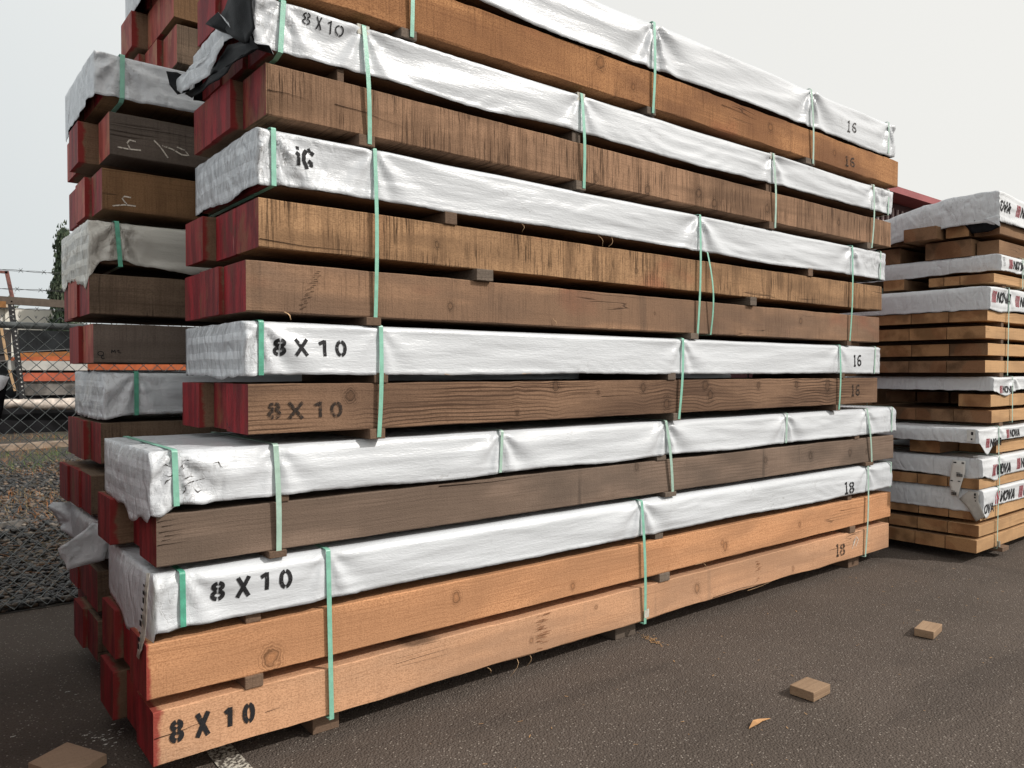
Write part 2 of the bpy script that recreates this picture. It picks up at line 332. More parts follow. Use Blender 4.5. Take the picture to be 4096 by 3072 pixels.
def wrap(parent, x0, x1, y0, y1, z0, z1, mat, seed=0, pinches=(), rough=1.0, endamt=1.0, sag=(), endsag=(), lip=.012, bands=0., hem=1.0, fold=1.0, endr=.34, z0end=None, toprag=0., name='wrap'):
    s = seed*11.3
    def crump(x):
        c = endamt*(max(0, 1-abs(x-x0)/endr)**.8+max(0, 1-abs(x1-x)/endr)**.8)
        for p, a in pinches: c += .35*a*math.exp(-((x-p)/.06)**2)
        return min(1.2, c)
    def zb(x):
        z = z0+hem*(.006*N3(x*1.3, s, 2)+.003*N3(x*7, s, 3)+.002*N3(x*30, s, 4))
        e = max(0, 1-abs(x-x0)/.3)+max(0, 1-abs(x1-x)/.2)
        z += hem*e*(.012*N3(x*14, s, 8))
        for sx, dz, sw in sag: z -= dz*math.exp(-((x-sx)/sw)**2)
        return z
    def disp(x, z):
        v = (z-z0)/(z1-z0); c = crump(x)
        d = .007+rough*(.0035*N3(x*1.5, z*5+s, 1)+.0022*N3(x*1.6+z*3, z*22+s, 2)+.0011*N3(x*4, z*60+s, 5)+.0058*(.55-abs(N3(x*.85+z*2.5, z*9-x*.35, s+4))*2.2)+.003*(.5-abs(N3(x*1.9-z*3, z*21+x*.6, s+7))*2.2))
        d += rough*.003*max(0, N3(x*1.1+z*2.2, z*9-x*.7, s+4))*math.sin((z*(1+.4*N3(x*.7, s, 1))+x*.05*N3(x*.5, s, 8))*95+s)
        d += .0025*rough*math.sin(math.pi*min(1, max(0, v)))*(.6+.5*N3(x*.8, s, 3))
        d += c*rough*.0042*(ridged(x*9+z*4, s, z*11)-.55)+c*rough*.002*N3(x*30, z*24, s)
        pin = 1.
        for p, a in pinches:
            dx = x-p; r = math.hypot(dx, (z1-z)*1.0)+.001; an = math.atan2(z1-z, abs(dx)*1.6+.004)
            d += fold*a*.013*math.sin(an*8.5+s+(1.3 if dx > 0 else 0))*math.exp(-r/.30)*min(1, r/.07)
            pin *= 1-math.exp(-(dx/.022)**2)
        return .0015+max(-.002, d)*(.12+.88*pin)
    xs = arr(x0, x1, .011, .024, [(x0, endr+.1), (x1, .2)]+[(p, .1) for p, _ in pinches])
    nf = 17; ntp = max(10, int((y1-y0)/.03)); nb = nf; rc = .010
    V = []; F = []; at = []; tp = {}
    nr = nf+ntp-1+nb
    for x in xs:
        b = zb(x); tz = z1+toprag*N3(x*2.2, s, 6)*.02
        for r in range(nf):
            v = r/(nf-1); z = b+(tz-b)*v; e = disp(x, z)
            lp = (z-(tz-lip*(1+.12*N3(x*2, s, 9))))/lip
            if lp > 0: e = e*(1-lp*.5)-lip*.55*lp
            elif lp > -.35: e += .0025*(1+lp/.35)
            V.append(Vector((x, y0-e, z if v < .99 else tz-.003))); at.append(crump(x)+(.15 if v < .1 else 0))
        for r in range(1, ntp):
            y = y0+(y1-y0)*r/ntp; V.append(Vector((x, y-(.006 if r == 1 else 0), tz+.002+rough*(.004*N3(x*3, y*9+s, 7)+.002*N3(x*2, y*50, s)+crump(x)*.005*(ridged(x*9, y*9, s)-.5))))); at.append(crump(x))
        for r in range(nb):
            v = 1-r/(nb-1); z = b+(tz-b)*v; V.append(Vector((x, y1+.008+.004*N3(x*2, z*9, s), z))); at.append(crump(x))
    nx = len(xs)
    for i in range(nx-1):
        for r in range(nr-1):
            a = i*nr+r; F.append((a, a+nr, a+nr+1, a+1))
    # end panels
    for side, ci, sgn in ((0, 0, -1), (1, nx-1, 1)):
        base = ci*nr; m = ntp; ids = {}
        for i in range(nf):
            Fi = base+i; Bi = base+nr-1-i
            for j in range(m+1):
                if j == 0: ids[i, j] = Fi; continue
                if j == m: ids[i, j] = Bi; continue
                if i == nf-1: ids[i, j] = base+nf-1+j; continue
                t = j/m; p = V[Fi].lerp(V[Bi], t); T = V[base+nf-1+j]; l = V[base+nf-1].lerp(V[base+nr-nf], t)
                vv = i/(nf-1); p = p+(T-l)*vv
                y = p.y; z = p.z
                if side == 0:
                    for sy, dz, sw in endsag:
                        p.z -= dz*math.exp(-((y-sy)/sw)**2)*(1-vv)
                if endamt > .3 or side == 0:
                    p.z += (1-vv)**2*.008*hem*N3(y*16, s, 5)
                edge = min(1, t*9, (1-t)*9, (1-vv)*6)
                bulge = (.004+.016*math.sin(math.pi*t)*(.5+.5*math.sin(math.pi*min(1, 1.1-vv))))+rough*(.0055*(ridged(y*7+s+z*3, z*5, s)-.55)+.0025*N3(y*20, z*9, s))
                bulge += bands*.003*math.tanh(3*math.sin(z*92+s+.5*N3(y*5, z*9, s)))*(.6+.6*N3(y*30, z*3, s))
                p.x += sgn*edge*(bulge+rough*.0035*N3(y*34+z*6, z*7, s)+rough*.002*(1-abs(N3(y*50, z*9, s+3))*2))*(1 if side == 0 else .6)
                V.append(p); at.append(.75*max(endamt, .3)+.25); ids[i, j] = len(V)-1; tp[len(V)-1] = bands*min(1, edge*1.5) if side == 0 else 0
        for i in range(nf-1):
            for j in range(m):
                q = (ids[i, j], ids[i+1, j], ids[i+1, j+1], ids[i, j+1])
                F.append(q if side == 0 else q[::-1])
    o = mk(name, V, F, [mat, BLACKIN], parent, None, True, (0, 0, 0), {'crumple': at, 'tape': [tp.get(q, 0.) for q in range(len(V))]})
    # put the object origin at its corner
    off = Vector((x0, y0, z0)); me = o.data
    me.transform(Matrix.Translation(-off)); o.location += off
    so_ = o.modifiers.new('thickness', 'SOLIDIFY'); so_.thickness = .0012; so_.offset = -1; so_.material_offset = 1; so_.material_offset_rim = 1
    return o, (lambda x, z: y0-disp(x, z)), zb
def strap(parent, xt, xb, y0, y1, zt, zb, mat, wd=.019, off=.012, tuck=.0, slack=0., name='strap'):
    # closed band: front run from (xt,zt) down to (xb,zb), under, up the back and over the top
    y0o = y0-off; pts = []
    n = 14
    for i in range(n+1):
        t = i/n; yy = y0o+tuck*max(0, (t-.93)/.07)-slack*math.sin(math.pi*t)
        pts.append((xt+(xb-xt)*t+slack*.3*math.sin(math.pi*t), yy, zt-.004+(zb+.004-zt)*t))
    pts += [(xb, y0o+.01+tuck, zb), (xb, (y0+y1)/2, zb), (xb, y1, zb), (xb, y1+.012, zb+.01), (xt, y1+.012, zt-.01), (xt, y1, zt+.0045), (xt, (y0+y1)/2, zt+.0048), (xt, y0o+.012, zt+.0045), (xt, y0o+.002, zt+.001)]
    V = []; F = []; th = .0011; m = len(pts)
    for i, p in enumerate(pts):
        p = Vector(p); a = Vector(pts[i-1]); b = Vector(pts[(i+1) % m]); t = (b-a).normalized(); nn = Vector((1, 0, 0)).cross(t).normalized()
        for sx, sn in ((-1, -1), (1, -1), (1, 1), (-1, 1)): V.append(p+Vector((sx*wd/2, 0, 0))+nn*sn*th/2)
    for i in range(m):
        j = (i+1) % m
        for k in range(4): F.append((i*4+k, i*4+(k+1) % 4, j*4+(k+1) % 4, j*4+k))
    return mk(name, V, F, mat, parent)
def bearer(parent, xa, xb, y0, y1, z0, z1, k=0, name='bearer'):
    V, F = boxV(0, xb-xa, 0, y1-y0, 0, z1-z0)
    o = mk(name, V, F, BEARER[k % 2], parent, None, False, (xa, y0, z0))
    b = o.modifiers.new('edge', 'BEVEL'); b.width = .003; b.segments = 2
    return o
# ---------------------------------------------------------------- writing
def arc(cx, cz, rx, rz, a0, a1, n=18): return [(cx+rx*math.cos(R(a0+(a1-a0)*i/n)), cz+rz*math.sin(R(a0+(a1-a0)*i/n))) for i in range(n+1)]
G = {'8': (.62, [arc(.31, .74, .19, .17, 100, 260, 12), arc(.31, .74, .19, .17, 80, -80, 12), arc(.31, .27, .22, .19, 100, 260, 12), arc(.31, .27, .22, .19, 80, -80, 12)]),
     'X': (.74, [[(.08, .98), (.66, .02)], [(.66, .98), (.08, .02)]]),
     '1': (.45, [[(.30, 1.0), (.30, 0)], [(.04, .76), (.30, .93)]]),
     '0': (.62, [arc(.31, .5, .2, .42, 97, 263, 16), arc(.31, .5, .2, .42, 83, -83, 16)]),
     '6': (.62, [arc(.36, .5, .25, .42, 60, 178, 12), arc(.31, .30, .2, .22, 0, 360, 22)]),
     'i': (.40, [[(.22, 1.0), (.22, 0)], [(.05, .84), (.22, .95)], [(.04, .04), (.40, .04)]]),
     'N': (.8, [[(.1, 0), (.1, 1)], [(.1, .95), (.66, .05)], [(.66, 0), (.66, 1)]]),
     'O': (.85, [arc(.4, .5, .29, .42, 0, 360, 26)]),
     'V': (.78, [[(.04, 1), (.36, .02)], [(.68, 1), (.36, .02)]]),
     'A': (.78, [[(.02, 0), (.34, .98)], [(.66, 0), (.34, .98)], [(.14, .32), (.54, .32)]])}
def stroke_geo(lines, wd, sub=.012):
    out = []
    for ln in lines:
        pts = []
        for a, b in zip(ln[:-1], ln[1:]):
            L = math.hypot(b[0]-a[0], b[1]-a[1]); n = max(1, int(L/sub))
            for i in range(n): pts.append((a[0]+(b[0]-a[0])*i/n, a[1]+(b[1]-a[1])*i/n))
        pts.append(ln[-1]); quads = []
        for i, p in enumerate(pts):
            a = pts[max(0, i-1)]; b = pts[min(len(pts)-1, i+1)]; tx, tz = b[0]-a[0], b[1]-a[1]; l = math.hypot(tx, tz) or 1
            nx, nz = -tz/l, tx/l; w_ = wd(i/(len(pts)-1)) if callable(wd) else wd
            quads.append([(p[0]+nx*w_*k/2, p[1]+nz*w_*k/2) for k in (-1, 0, 1)])
        out.append(quads)
    return out
def marking(parent, lines, wd, surf, mat, name='stencil_marking', proud=.0012, sub=.012):
    V = []; F = []
    for k, q in enumerate(stroke_geo(lines, wd, sub)):
        n0 = len(V)
        for row in q:
            for (x, z) in row: V.append(surf(x, z, proud+k*.0003))
        for i in range(len(q)-1):
            for j in range(2): a = n0+i*3+j; F.append((a, a+1, a+4, a+3))
    p0 = Vector(V[0]); V = [Vector(v)-p0 for v in V]
    return mk(name, V, F, mat, parent, None, False, tuple(p0))
def glyphs(spec, slant=0):
    """spec: list of (char, xleft, ztop, xright, zbottom) -> polylines in metres"""
    out = []
    for ch, xl, zt, xr, zb in spec:
        adv, ls = G[ch]; xs_ = [p[0] for l in ls for p in l]; a, b = min(xs_), max(xs_); pad = .1*(zt-zb)
        for l in ls:
            out.append([(xl+pad*.9+(p[0]-a)/max(.05, b-a)*(xr-xl-1.8*pad)+slant*(p[1]-.5)*(zt-zb), zb+pad*.6+p[1]*(zt-zb-1.2*pad)) for p in l])
    return out
def stencil(parent, txt, boxes, surf, mat, wd=.19):
    h = abs(boxes[0][0][1]-boxes[0][1][1])
    for c, (a, b) in zip(txt, boxes): marking(parent, glyphs([(c, a[0], a[1], b[0], b[1])]), h*wd, surf, mat, 'stencil_character', sub=.004)
# ---------------------------------------------------------------- ground
def ground():
    m = NT('asphalt'); c, v = m.co(False)
    agg = m.n('ShaderNodeTexVoronoi'); m.set(agg.inputs['Vector'], v); agg.inputs['Scale'].default_value = 105
    agr = m.sep(agg.outputs['Color'])[0]; dd = agg.outputs['Distance']
    big = m.noise(v, .8, 5, .6); mid = m.noise(v, 5, 4, .65); fine = m.noise(v, 130, 3, .6)
    stone = m.math('MULTIPLY', m.ss(agr, .86, .94), m.math('SUBTRACT', 1., m.ss(dd, .25, .5)))
    stone2 = m.math('MULTIPLY', m.ss(agr, .55, .9), m.math('SUBTRACT', 1., m.ss(dd, .3, .65)))
    col = m.mix(m.ss(big, .35, .68), (.112, .091, .077), (.088, .072, .061))
    col = m.mix(m.math('MULTIPLY', m.ss(mid, .35, .7), .4), col, (.105, .087, .076))
    col = m.mix(m.math('MULTIPLY', stone2, .30), col, (.12, .10, .085))
    col = m.mix(m.math('MULTIPLY', stone, .8), col, (.36, .32, .28))
    col = m.mix(m.math('MULTIPLY', m.ss(fine, .5, .65), .45), col, (.025, .021, .019))
    st = m.ss(m.noise(m.mul(v, (.9, .45, 1)), 1, 4, .6, .8), .6, .68)
    col = m.mix(m.math('MULTIPLY', st, .2), col, (.03, .025, .022))
    cv_ = m.n('ShaderNodeTexVoronoi', feature='DISTANCE_TO_EDGE'); nz = m.n('ShaderNodeTexNoise'); m.set(nz.inputs['Vector'], v); nz.inputs['Scale'].default_value = 3; nz.inputs['Detail'].default_value = 4
    m.set(cv_.inputs['Vector'], m.vadd(m.mul(v, (.38, .3, 1)), m.mul(nz.outputs[1], (.35, .35, 0)))); 
    ck = m.math('MULTIPLY', m.math('SUBTRACT', 1., m.ss(cv_.outputs['Distance'], .0, .006)), m.ss(m.noise(v, .7, 2), .5, .58))
    col = m.mix(m.math('MULTIPLY', ck, .3), col, (.015, .013, .012))
    ty = m.ss(m.noise(m.mul(v, (.35, 2.2, 1)), 1, 3, .6, .4), .56, .66)
    col = m.mix(m.math('MULTIPLY', ty, .22), col, (.034, .029, .027))
    m.bump(m.math('ADD', m.math('MULTIPLY', dd, -1.), m.math('MULTIPLY', fine, .6)), .9, .007)
    A = m.out(col, .9, .12)
    V, F = [], []
    n = 60; S = 400
    mk('asphalt', [(-S, -S, 0), (S, -S, 0), (S, S, 0), (-S, S, 0)], [(0, 1, 2, 3)], A)['kind'] = 'structure'
    g = NT('gravel_bed'); c, v = g.co(False)
    vo = g.n('ShaderNodeTexVoronoi'); g.set(vo.inputs['Vector'], v); vo.inputs['Scale'].default_value = 24
    k = g.mix(g.sep(vo.outputs['Color'])[0], (.022, .021, .020), (.085, .072, .06))
    k = g.mix(g.math('MULTIPLY', g.ss(vo.outputs['Distance'], .35, .75), .8), k, (.012, .011, .010))
    k = g.mix(g.math('MULTIPLY', g.ss(g.noise(v, 1.1, 4), .48, .62), .7), k, (.065, .055, .028))
    g.bump(vo.outputs['Distance'], .9, -.02)
    G_ = g.out(k, .8, .3)
    # wavy edge between the paving and the gravel
    V = []; F = []; xs = [i*.12-6 for i in range(200)]
    for x in xs: V += [(x, 5.66+.03*N3(x*2, 0, 0)+.02*N3(x*9, 1, 0), .004), (x, 60, .004)]
    for i in range(len(xs)-1): F.append((2*i, 2*i+2, 2*i+3, 2*i+1))
    mk('gravel', V, F, G_)['kind'] = 'structure'
    # worn parking line
    p = NT('worn_line_paint'); c, v = p.co(False)
    f = p.ss(p.noise(v, 75, 4, .65), .42, .56)
    P = p.out(p.mix(f, (.55, .52, .45), (.07, .058, .05)), .8, .2)
    o = mk('painted_line', [(.985, 1.2, .004), (1.085, 1.2, .004), (1.095, 3.9, .004), (.995, 3.9, .004)], [(0, 1, 2, 3)], P)
    o.location.x = -.055; o['kind'] = 'structure'
ground()
random.seed(5)
# river stones beyond the fence and a scatter of pale paint flecks
def stones():
    import bmesh
    V0 = []; bm = bmesh.new(); bmesh.ops.create_icosphere(bm, subdivisions=1, radius=1); bm.verts.ensure_lookup_table()
    sv = [v.co.copy() for v in bm.verts]; sf = [[v.index for v in f.verts] for f in bm.faces]; bm.free()
    mats = [plain('slate_stone', (.055, .052, .05), .6, .4, .3, 6), plain('brown_stone', (.11, .078, .055), .6, .4, .3, 6), plain('pale_stone', (.17, .145, .12), .6, .4, .3, 6), plain('dark_stone', (.022, .022, .024), .55, .4, .3, 6)]
    V = []; F = []; mi = []
    for i in range(9000):
        y = 5.70+(random.random()**1.9)*9
        x = random.uniform(.02*y-.35, .20*y+.25)
        r = random.uniform(.012, .027)*(1 if y < 8 else 1.25)
        sx, sy, sz = r*random.uniform(.8, 1.6), r*random.uniform(.7, 1.1), r*random.uniform(.45, .75)
        a = random.uniform(0, 6.28); ca, sa = math.cos(a), math.sin(a); zz = .008+random.random()*.03; n0 = len(V)
        ti = random.uniform(-.4, .4)
        for p in sv:
            px, py, pz = p.x*sx, p.y*sy, p.z*sz+p.x*sx*ti
            V.append((x+px*ca-py*sa, y+px*sa+py*ca, zz+pz))
        for f in sf: F.append([n0+k for k in f])
        mi += [random.choices((0, 1, 2, 3), (5, 3, 1, 4))[0]]*len(sf)
    o = mk('river_stones', V, F, mats, None, mi, True); tag(o, 'dark rounded river stones covering the ground behind the chain link fence', 'gravel', kind='stuff')
    V = []; F = []; mi = []
    def sprig(x, y, z, h, lean, wd, mat):
        n0 = len(V); a = random.uniform(0, 6.28); dx, dy = math.cos(a), math.sin(a)
        for k in range(4):
            t = k/3; w_ = wd*(1-t*.8)
            px, py, pz = x+dx*lean*t*t, y+dy*lean*t*t, z+h*t*(1-.25*t*lean/(h+.01))
            V.extend([(px-dy*w_, py+dx*w_, pz), (px+dy*w_, py-dx*w_, pz+.001)])
        for k in range(3): F.append((n0+2*k, n0+2*k+1, n0+2*k+3, n0+2*k+2)); mi.append(mat)
    for i in range(5200):
        y = random.uniform(7.2, 21); x = random.uniform(.04*y-.2, .19*y+.3)
        if N3(x*.9, y*.45, 3) < -.05: continue
        green = N3(x*1.3, y*.6, 9) > .12
        sprig(x, y, 0, random.uniform(.03, .16), random.uniform(.02, .16), random.uniform(.002, .005), random.choice((0, 1)) if not green else 2)
    for i in range(260):                                  # long dry stalks lying over the stones
        y = random.uniform(5.9, 9.5); x = random.uniform(.03*y, .18*y+.1)
        sprig(x, y, .02, random.uniform(.02, .08), random.uniform(.1, .38), .0022, random.choice((0, 1, 1)))
    o = mk('dry_weeds', V, F, [plain('straw', (.26, .19, .10), .8), plain('rusty_straw', (.30, .13, .05), .8), plain('weed_green', (.10, .16, .04), .8)], None, mi)
    tag(o, 'dry rusty weeds and a few green shoots among the stones behind the fence', 'weeds', kind='stuff')
    V = []; F = []
    for i in range(46):
        a = random.gauss(0, 1); x = .66+random.gauss(0, .055); y = 3.50+random.gauss(0, .045)
        if i > 34: x = random.uniform(.3, .9); y = random.uniform(3.2, 4.2)
        r = random.uniform(.003, .010); n0 = len(V); k = 7
        for q in range(k):
            an = 6.283*q/k; rr = r*random.uniform(.5, 1.1); V.append((x+math.cos(an)*rr*1.5, y+math.sin(an)*rr*.8, .0035))
        F.append(tuple(range(n0, n0+k)))
    o = mk('paint_flecks', V, F, CHALKP); tag(o, 'pale paint flecks spotting the dark asphalt beside the wood offcut', 'paint flecks', kind='stuff')
    V = []; F = []
    for i in range(60):                                   # sawdust smear in front of the stack
        x = 3.285+random.gauss(0, .016)+0; y = 2.85; t = random.gauss(0, .05); y += t; x += t*.25
        r = random.uniform(.002, .006); n0 = len(V)
        for q in range(5):
            an = 6.283*q/5+random.random(); V.append((x+math.cos(an)*r, y+math.sin(an)*r*2, .004))
        F.append(tuple(range(n0, n0+5)))
    for i in range(90):
        x = random.uniform(1.2, 6.5); y = random.uniform(1.4, 2.86); r = random.uniform(.002, .005); n0 = len(V); a = random.uniform(0, 3); l = random.uniform(1, 3.5)
        for dx, dy in ((-l, -.5), (l, -.4), (l*.9, .5), (-l*.8, .4)): V.append((x+r*(dx*math.cos(a)-dy*math.sin(a)), y+r*(dx*math.sin(a)+dy*math.cos(a)), .004))
        F.append(tuple(range(n0, n0+4)))
    o = mk('wood_crumbs', V, F, plain('sawdust', (.42, .25, .12), .9)); tag(o, 'orange sawdust crumbs and slivers scattered on the asphalt before the stack', 'sawdust', kind='stuff')
stones()
# ---------------------------------------------------------------- front stack
BW = .244
def stack_row(p, Y, z0, z1, X0, L, offs, mat, cap, key='', n=3, low=0., back=None, seed=0, bw=BW, wob=.0025, inner=False):
    first = None
    for k in range(n):
        y = Y+k*(bw+.004); xx = X0+(offs[k] if k < len(offs) else 0)
        mm = mat if k == 0 else (back or HID)
        if mat is HID or inner: xx += .02; L_ = L-.05
        else: L_ = L
        yo = .014 if (k == 0 and (mat is HID or inner)) else 0; zt_ = z1-(.012 if (mat is HID or inner) else 0)
        o = beam(p, xx, X0+L_+.01*N3(k, seed, 1), y+yo, y+bw-(.01 if yo == 0 and (mat is HID or inner) and k == n-1 else 0), z0, zt_, mm, cap[(k+seed) % len(cap)], seed*3+k, wob, low=low if k == 0 else 0)
        if k == 0: first = o
    return first
def bundle(label, Y, base, group):
    return empty('lumber_bundle', base, label, 'lumber bundle', group)
FG = 'strapped timber bundles in the tall front stack'
BK = Y1 = 0
def bsurf(Y): return lambda x, z, p: (x, Y-.0016-p, z)
def wsurf(f): return lambda x, z, p: (x, f(x, z)-.0008-p, z)
D3 = 3*BW+.008
# bundle 1 (on the ground): rows A, B, wrapped C
p = bundle('bottom bundle of the tall front stack, pale orange beams under wrap stencilled 18', 2.9, (.69, 2.9, .09), FG)
a = stack_row(p, 2.9, .097, .292, .697, 5.482, [0, .02, -.03], W['A'], RED[:2], low=.35, seed=1, wob=.004)
b = stack_row(p, 2.9, .34, .538, .676, 5.53, [0, .03, .0], W['B'], RED[:2], seed=2, wob=.003)
stack_row(p, 2.9, .585, .768, .715, 5.47, [0, .02, .0], HID, RED[:2], seed=3)
o, sf, _ = wrap(p, .704, 6.205, 2.9, 2.9+D3, .580, .776, WRAP, 1, lip=.030, pinches=[(.797, .7), (1.36, .6), (3.245, 1.1), (5.81, .8)], rough=.8, endamt=.55, sag=[(3.9, -.01, .5)], endsag=[(3.0, .10, .13), (3.25, .07, .12), (3.5, .02, .1)], endr=.22)
stencil(a, '8X10', [((.751, .254), (.80, .161)), ((.837, .257), (.895, .154)), ((.939, .246), (.973, .164)), ((1.013, .243), (1.059, .157))], bsurf(2.9), INK)
stencil(a, 'i8', [((5.36, .242), (5.414, .138)), ((5.419, .237), (5.494, .133))], bsurf(2.9), INKW, .15)
marking(a, [[(5.60, .17), (5.635, .245), (5.62, .19), (5.66, .255), (5.69, .225), (5.65, .18)]], .006, bsurf(2.9), CHALK, 'crayon_mark')
stencil(o, '8X10', [((.896, .73), (.948, .647)), ((.985, .734), (1.044, .643)), ((1.075, .734), (1.112, .657)), ((1.153, .733), (1.205, .65))], wsurf(sf), INK)
stencil(o, 'i8', [((5.453, .689), (5.515, .59)), ((5.521, .686), (5.597, .586))], wsurf(sf), INK, .15)
strap(p, .796, .798, 2.9, 2.9+D3, .777, .582, STRAPD, .020)
for xt, xb, m_ in ((1.359, 1.372, STRAP), (3.241, 3.271, STRAP), (5.814, 5.78, STRAPP)): strap(p, xt, xb, 2.9, 2.9+D3, .777, .083, m_, .020, slack=.010 if xt > 3 else 0)
strap(p, 6.19, 6.175, 2.9, 2.9+D3, .777, .582, STRAPP, .016)
for i, (xa, xb) in enumerate(((1.021, 1.092), (3.4, 3.49), (5.553, 5.636))): bearer(p, xa, xb, 2.893, 3.62, .292, .34, i, 'spacer')
for i, (xa, xb) in enumerate(((1.03, 1.09), (3.38, 3.45), (5.55, 5.61))): bearer(p, xa, xb, 2.91, 3.62, .538, .585, i, 'spacer')
# paper tag under the strap, loose end tape
V, F = boxV(3.262, 3.30, 2.884, 2.886, .118, .165); mk('paper_tag', V, F, GUARD, p)
def ribbon(name, pts, parent, mat, half, sub=1):
    pass
def flap(name, poly, parent, mat, bulge=.01, seed=0, sub=4, inner=True, thick=.0012, at=.5, flip=False):
    """A torn sheet of wrap: polygon fan subdivided and crumpled."""
    import bmesh
    bm = bmesh.new(); vs = [bm.verts.new(p_) for p_ in poly]; c = sum((Vector(q) for q in poly), Vector())/len(poly); cv = bm.verts.new(c)
    for i in range(len(vs)): bm.faces.new((vs[i], vs[(i+1) % len(vs)], cv))
    bmesh.ops.subdivide_edges(bm, edges=bm.edges[:], cuts=sub, use_grid_fill=True)
    bm.normal_update(); s = seed*3.3
    nrm = (Vector(poly[1])-Vector(poly[0])).cross(c-Vector(poly[0])).normalized()
    for v in bm.verts:
        q = v.co; d = bulge*(1.3*N3(q.x*6+s, q.y*6, q.z*6)+.9*(ridged(q.x*9+s, q.y*9, q.z*9)-.5)+.35*N3(q.x*40+s, q.y*40, q.z*40))
        v.co = q+nrm*d+Vector((N3(q.y*30, q.z*30, s), N3(q.z*30, q.x*30, s), N3(q.x*30, q.y*30, s)))*bulge*.25
    if flip: bmesh.ops.reverse_faces(bm, faces=bm.faces[:])
    me = bpy.data.meshes.new(name); off = c; bmesh.ops.translate(bm, verts=bm.verts[:], vec=-off); bm.to_mesh(me); bm.free()
    me.materials.append(mat); me.materials.append(BLACKIN)
    me.polygons.foreach_set('use_smooth', [True]*len(me.polygons))
    A_ = me.attributes.new('crumple', 'FLOAT', 'POINT'); A_.data.foreach_set('value', [at]*len(me.vertices))
    o = bpy.data.objects.new(name, me); COL.objects.link(o); o.location = off-world_loc(parent); o.parent = parent
    m_ = o.modifiers.new('thickness', 'SOLIDIFY'); m_.thickness = thick; m_.offset = 0
    if inner: m_.material_offset = 1; m_.material_offset_rim = 0
    return o
tape = flap('tape_end', [(.675, 2.876, .80), (.675, 2.835, .806), (.672, 2.845, .72), (.67, 2.905, .56), (.668, 2.97, .47), (.667, 3.0, .475), (.668, 2.955, .57), (.671, 2.895, .70)], p, GUARD, .005, 3, 3, False)
for i in range(9):
    t = (i+.6)/9.6; y = 2.855+.02*t+(.1*max(0, t-.2)); z = .775-.29*t
    V, F = boxV(-.0008, .0008, 0, .016+.008*(i % 2), 0, .007+.006*(i % 3)); mk('print_mark', V, F, INK, tape, None, False, (.662, y, z))
# bundle 2: D, wrapped E
p = bundle('second bundle up in the front stack, grey brown beams below a plain white wrap', 2.9, (.69, 2.9, .777), FG)
a = stack_row(p, 2.9, .806, .992, .712, 5.534, [0, .035, -.05], W['D'], RED[:2], seed=4)
stack_row(p, 2.9, 1.022, 1.208, .70, 5.56, [0, .02, .0], HID, RED[:2], seed=5)
o, sf, _ = wrap(p, .691, 6.275, 2.9, 2.9+D3, 1.020, 1.216, WRAP, 2, lip=.026, bands=.5, pinches=[(.775, 1.2), (1.145, .5), (2.25, 1.0), (3.45, 1.2), (4.69, 1.0), (5.8, .8)], rough=1.0, endamt=.8, sag=[(.72, .03, .05), (1.9, .012, .35), (3.0, .012, .3), (4.1, .01, .3)], endsag=[(2.92, .03, .05), (3.1, .05, .09), (3.35, .01, .1)], endr=.33)
for sc_ in ([(.735, 1.135), (.752, 1.128), (.77, 1.131), (.80, 1.126)], [(.738, 1.10), (.744, 1.112), (.758, 1.120)], [(.795, 1.17), (.81, 1.182), (.83, 1.178)], [(.79, 1.155), (.80, 1.168), (.797, 1.15), (.812, 1.158)],
            [(.80, 1.085), (.82, 1.10), (.85, 1.104), (.885, 1.112)], [(.80, 1.06), (.81, 1.075), (.805, 1.09)], [(.84, 1.075), (.852, 1.062), (.87, 1.068)], [(.905, 1.165), (.925, 1.168), (.932, 1.15), (.94, 1.145)], [(.725, 1.165), (.74, 1.172), (.758, 1.162)], [(.80, 1.115), (.825, 1.122), (.845, 1.119)]):
    marking(o, [sc_], lambda t: .0048*(1-abs(t-.5)*1.6), wsurf(sf), INKW, 'scuff_mark', sub=.003)
strap(p, .772, .778, 2.9, 2.9+D3, 1.217, 1.02, STRAP, .020)
for xt, xb in ((2.254, 2.243), (4.694, 4.684), (6.20, 6.19)): strap(p, xt, xb, 2.9, 2.9+D3, 1.217, 1.02, STRAPP, .016)
for xt, xb in ((1.143, 1.153), (3.448, 3.508), (5.792, 5.872)): strap(p, xt, xb, 2.9, 2.9+D3, 1.217, .784, STRAPP, .021, slack=.008)
for i, (xa, xb) in enumerate(((1.113, 1.185), (3.438, 3.537), (5.77, 5.893))): bearer(p, xa, xb, 2.885, 3.64, .7785, .806, i)
for i, (xa, xb) in enumerate(((1.16, 1.199), (3.377, 3.457), (5.62, 5.69))): bearer(p, xa, xb, 2.895, 3.62, .992, 1.022, i, 'spacer')
# bundle 3: F, wrapped G
p = bundle('third bundle up the front stack, knotty brown beams and wrap both stencilled 8X10', 2.87, (1.03, 2.87, 1.218), FG)
a = stack_row(p, 2.87, 1.262, 1.453, 1.03, 4.88, [0, .03, -.03], W['F'], RED[1:2]+RED[:1], seed=6)
stack_row(p, 2.87, 1.495, 1.682, 1.03, 4.88, [0, .02, .0], HID, RED[:2], seed=7)
o, sf, _ = wrap(p, 1.018, 5.93, 2.87, 2.87+D3, 1.488, 1.690, WRAP, 3, bands=.6, pinches=[(1.077, 1.0), (1.586, .3), (3.558, .6), (5.325, .5)], rough=.6, endamt=.75, endr=.12, endsag=[(3.1, .015, .1)])
stencil(o, '8X10', [((1.124, 1.632), (1.173, 1.557)), ((1.205, 1.633), (1.267, 1.557)), ((1.305, 1.63), (1.342, 1.557)), ((1.382, 1.631), (1.431, 1.557))], wsurf(sf), INK)
stencil(o, 'i6', [((5.52, 1.631), (5.565, 1.535)), ((5.58, 1.632), (5.643, 1.535))], wsurf(sf), INK, .15)
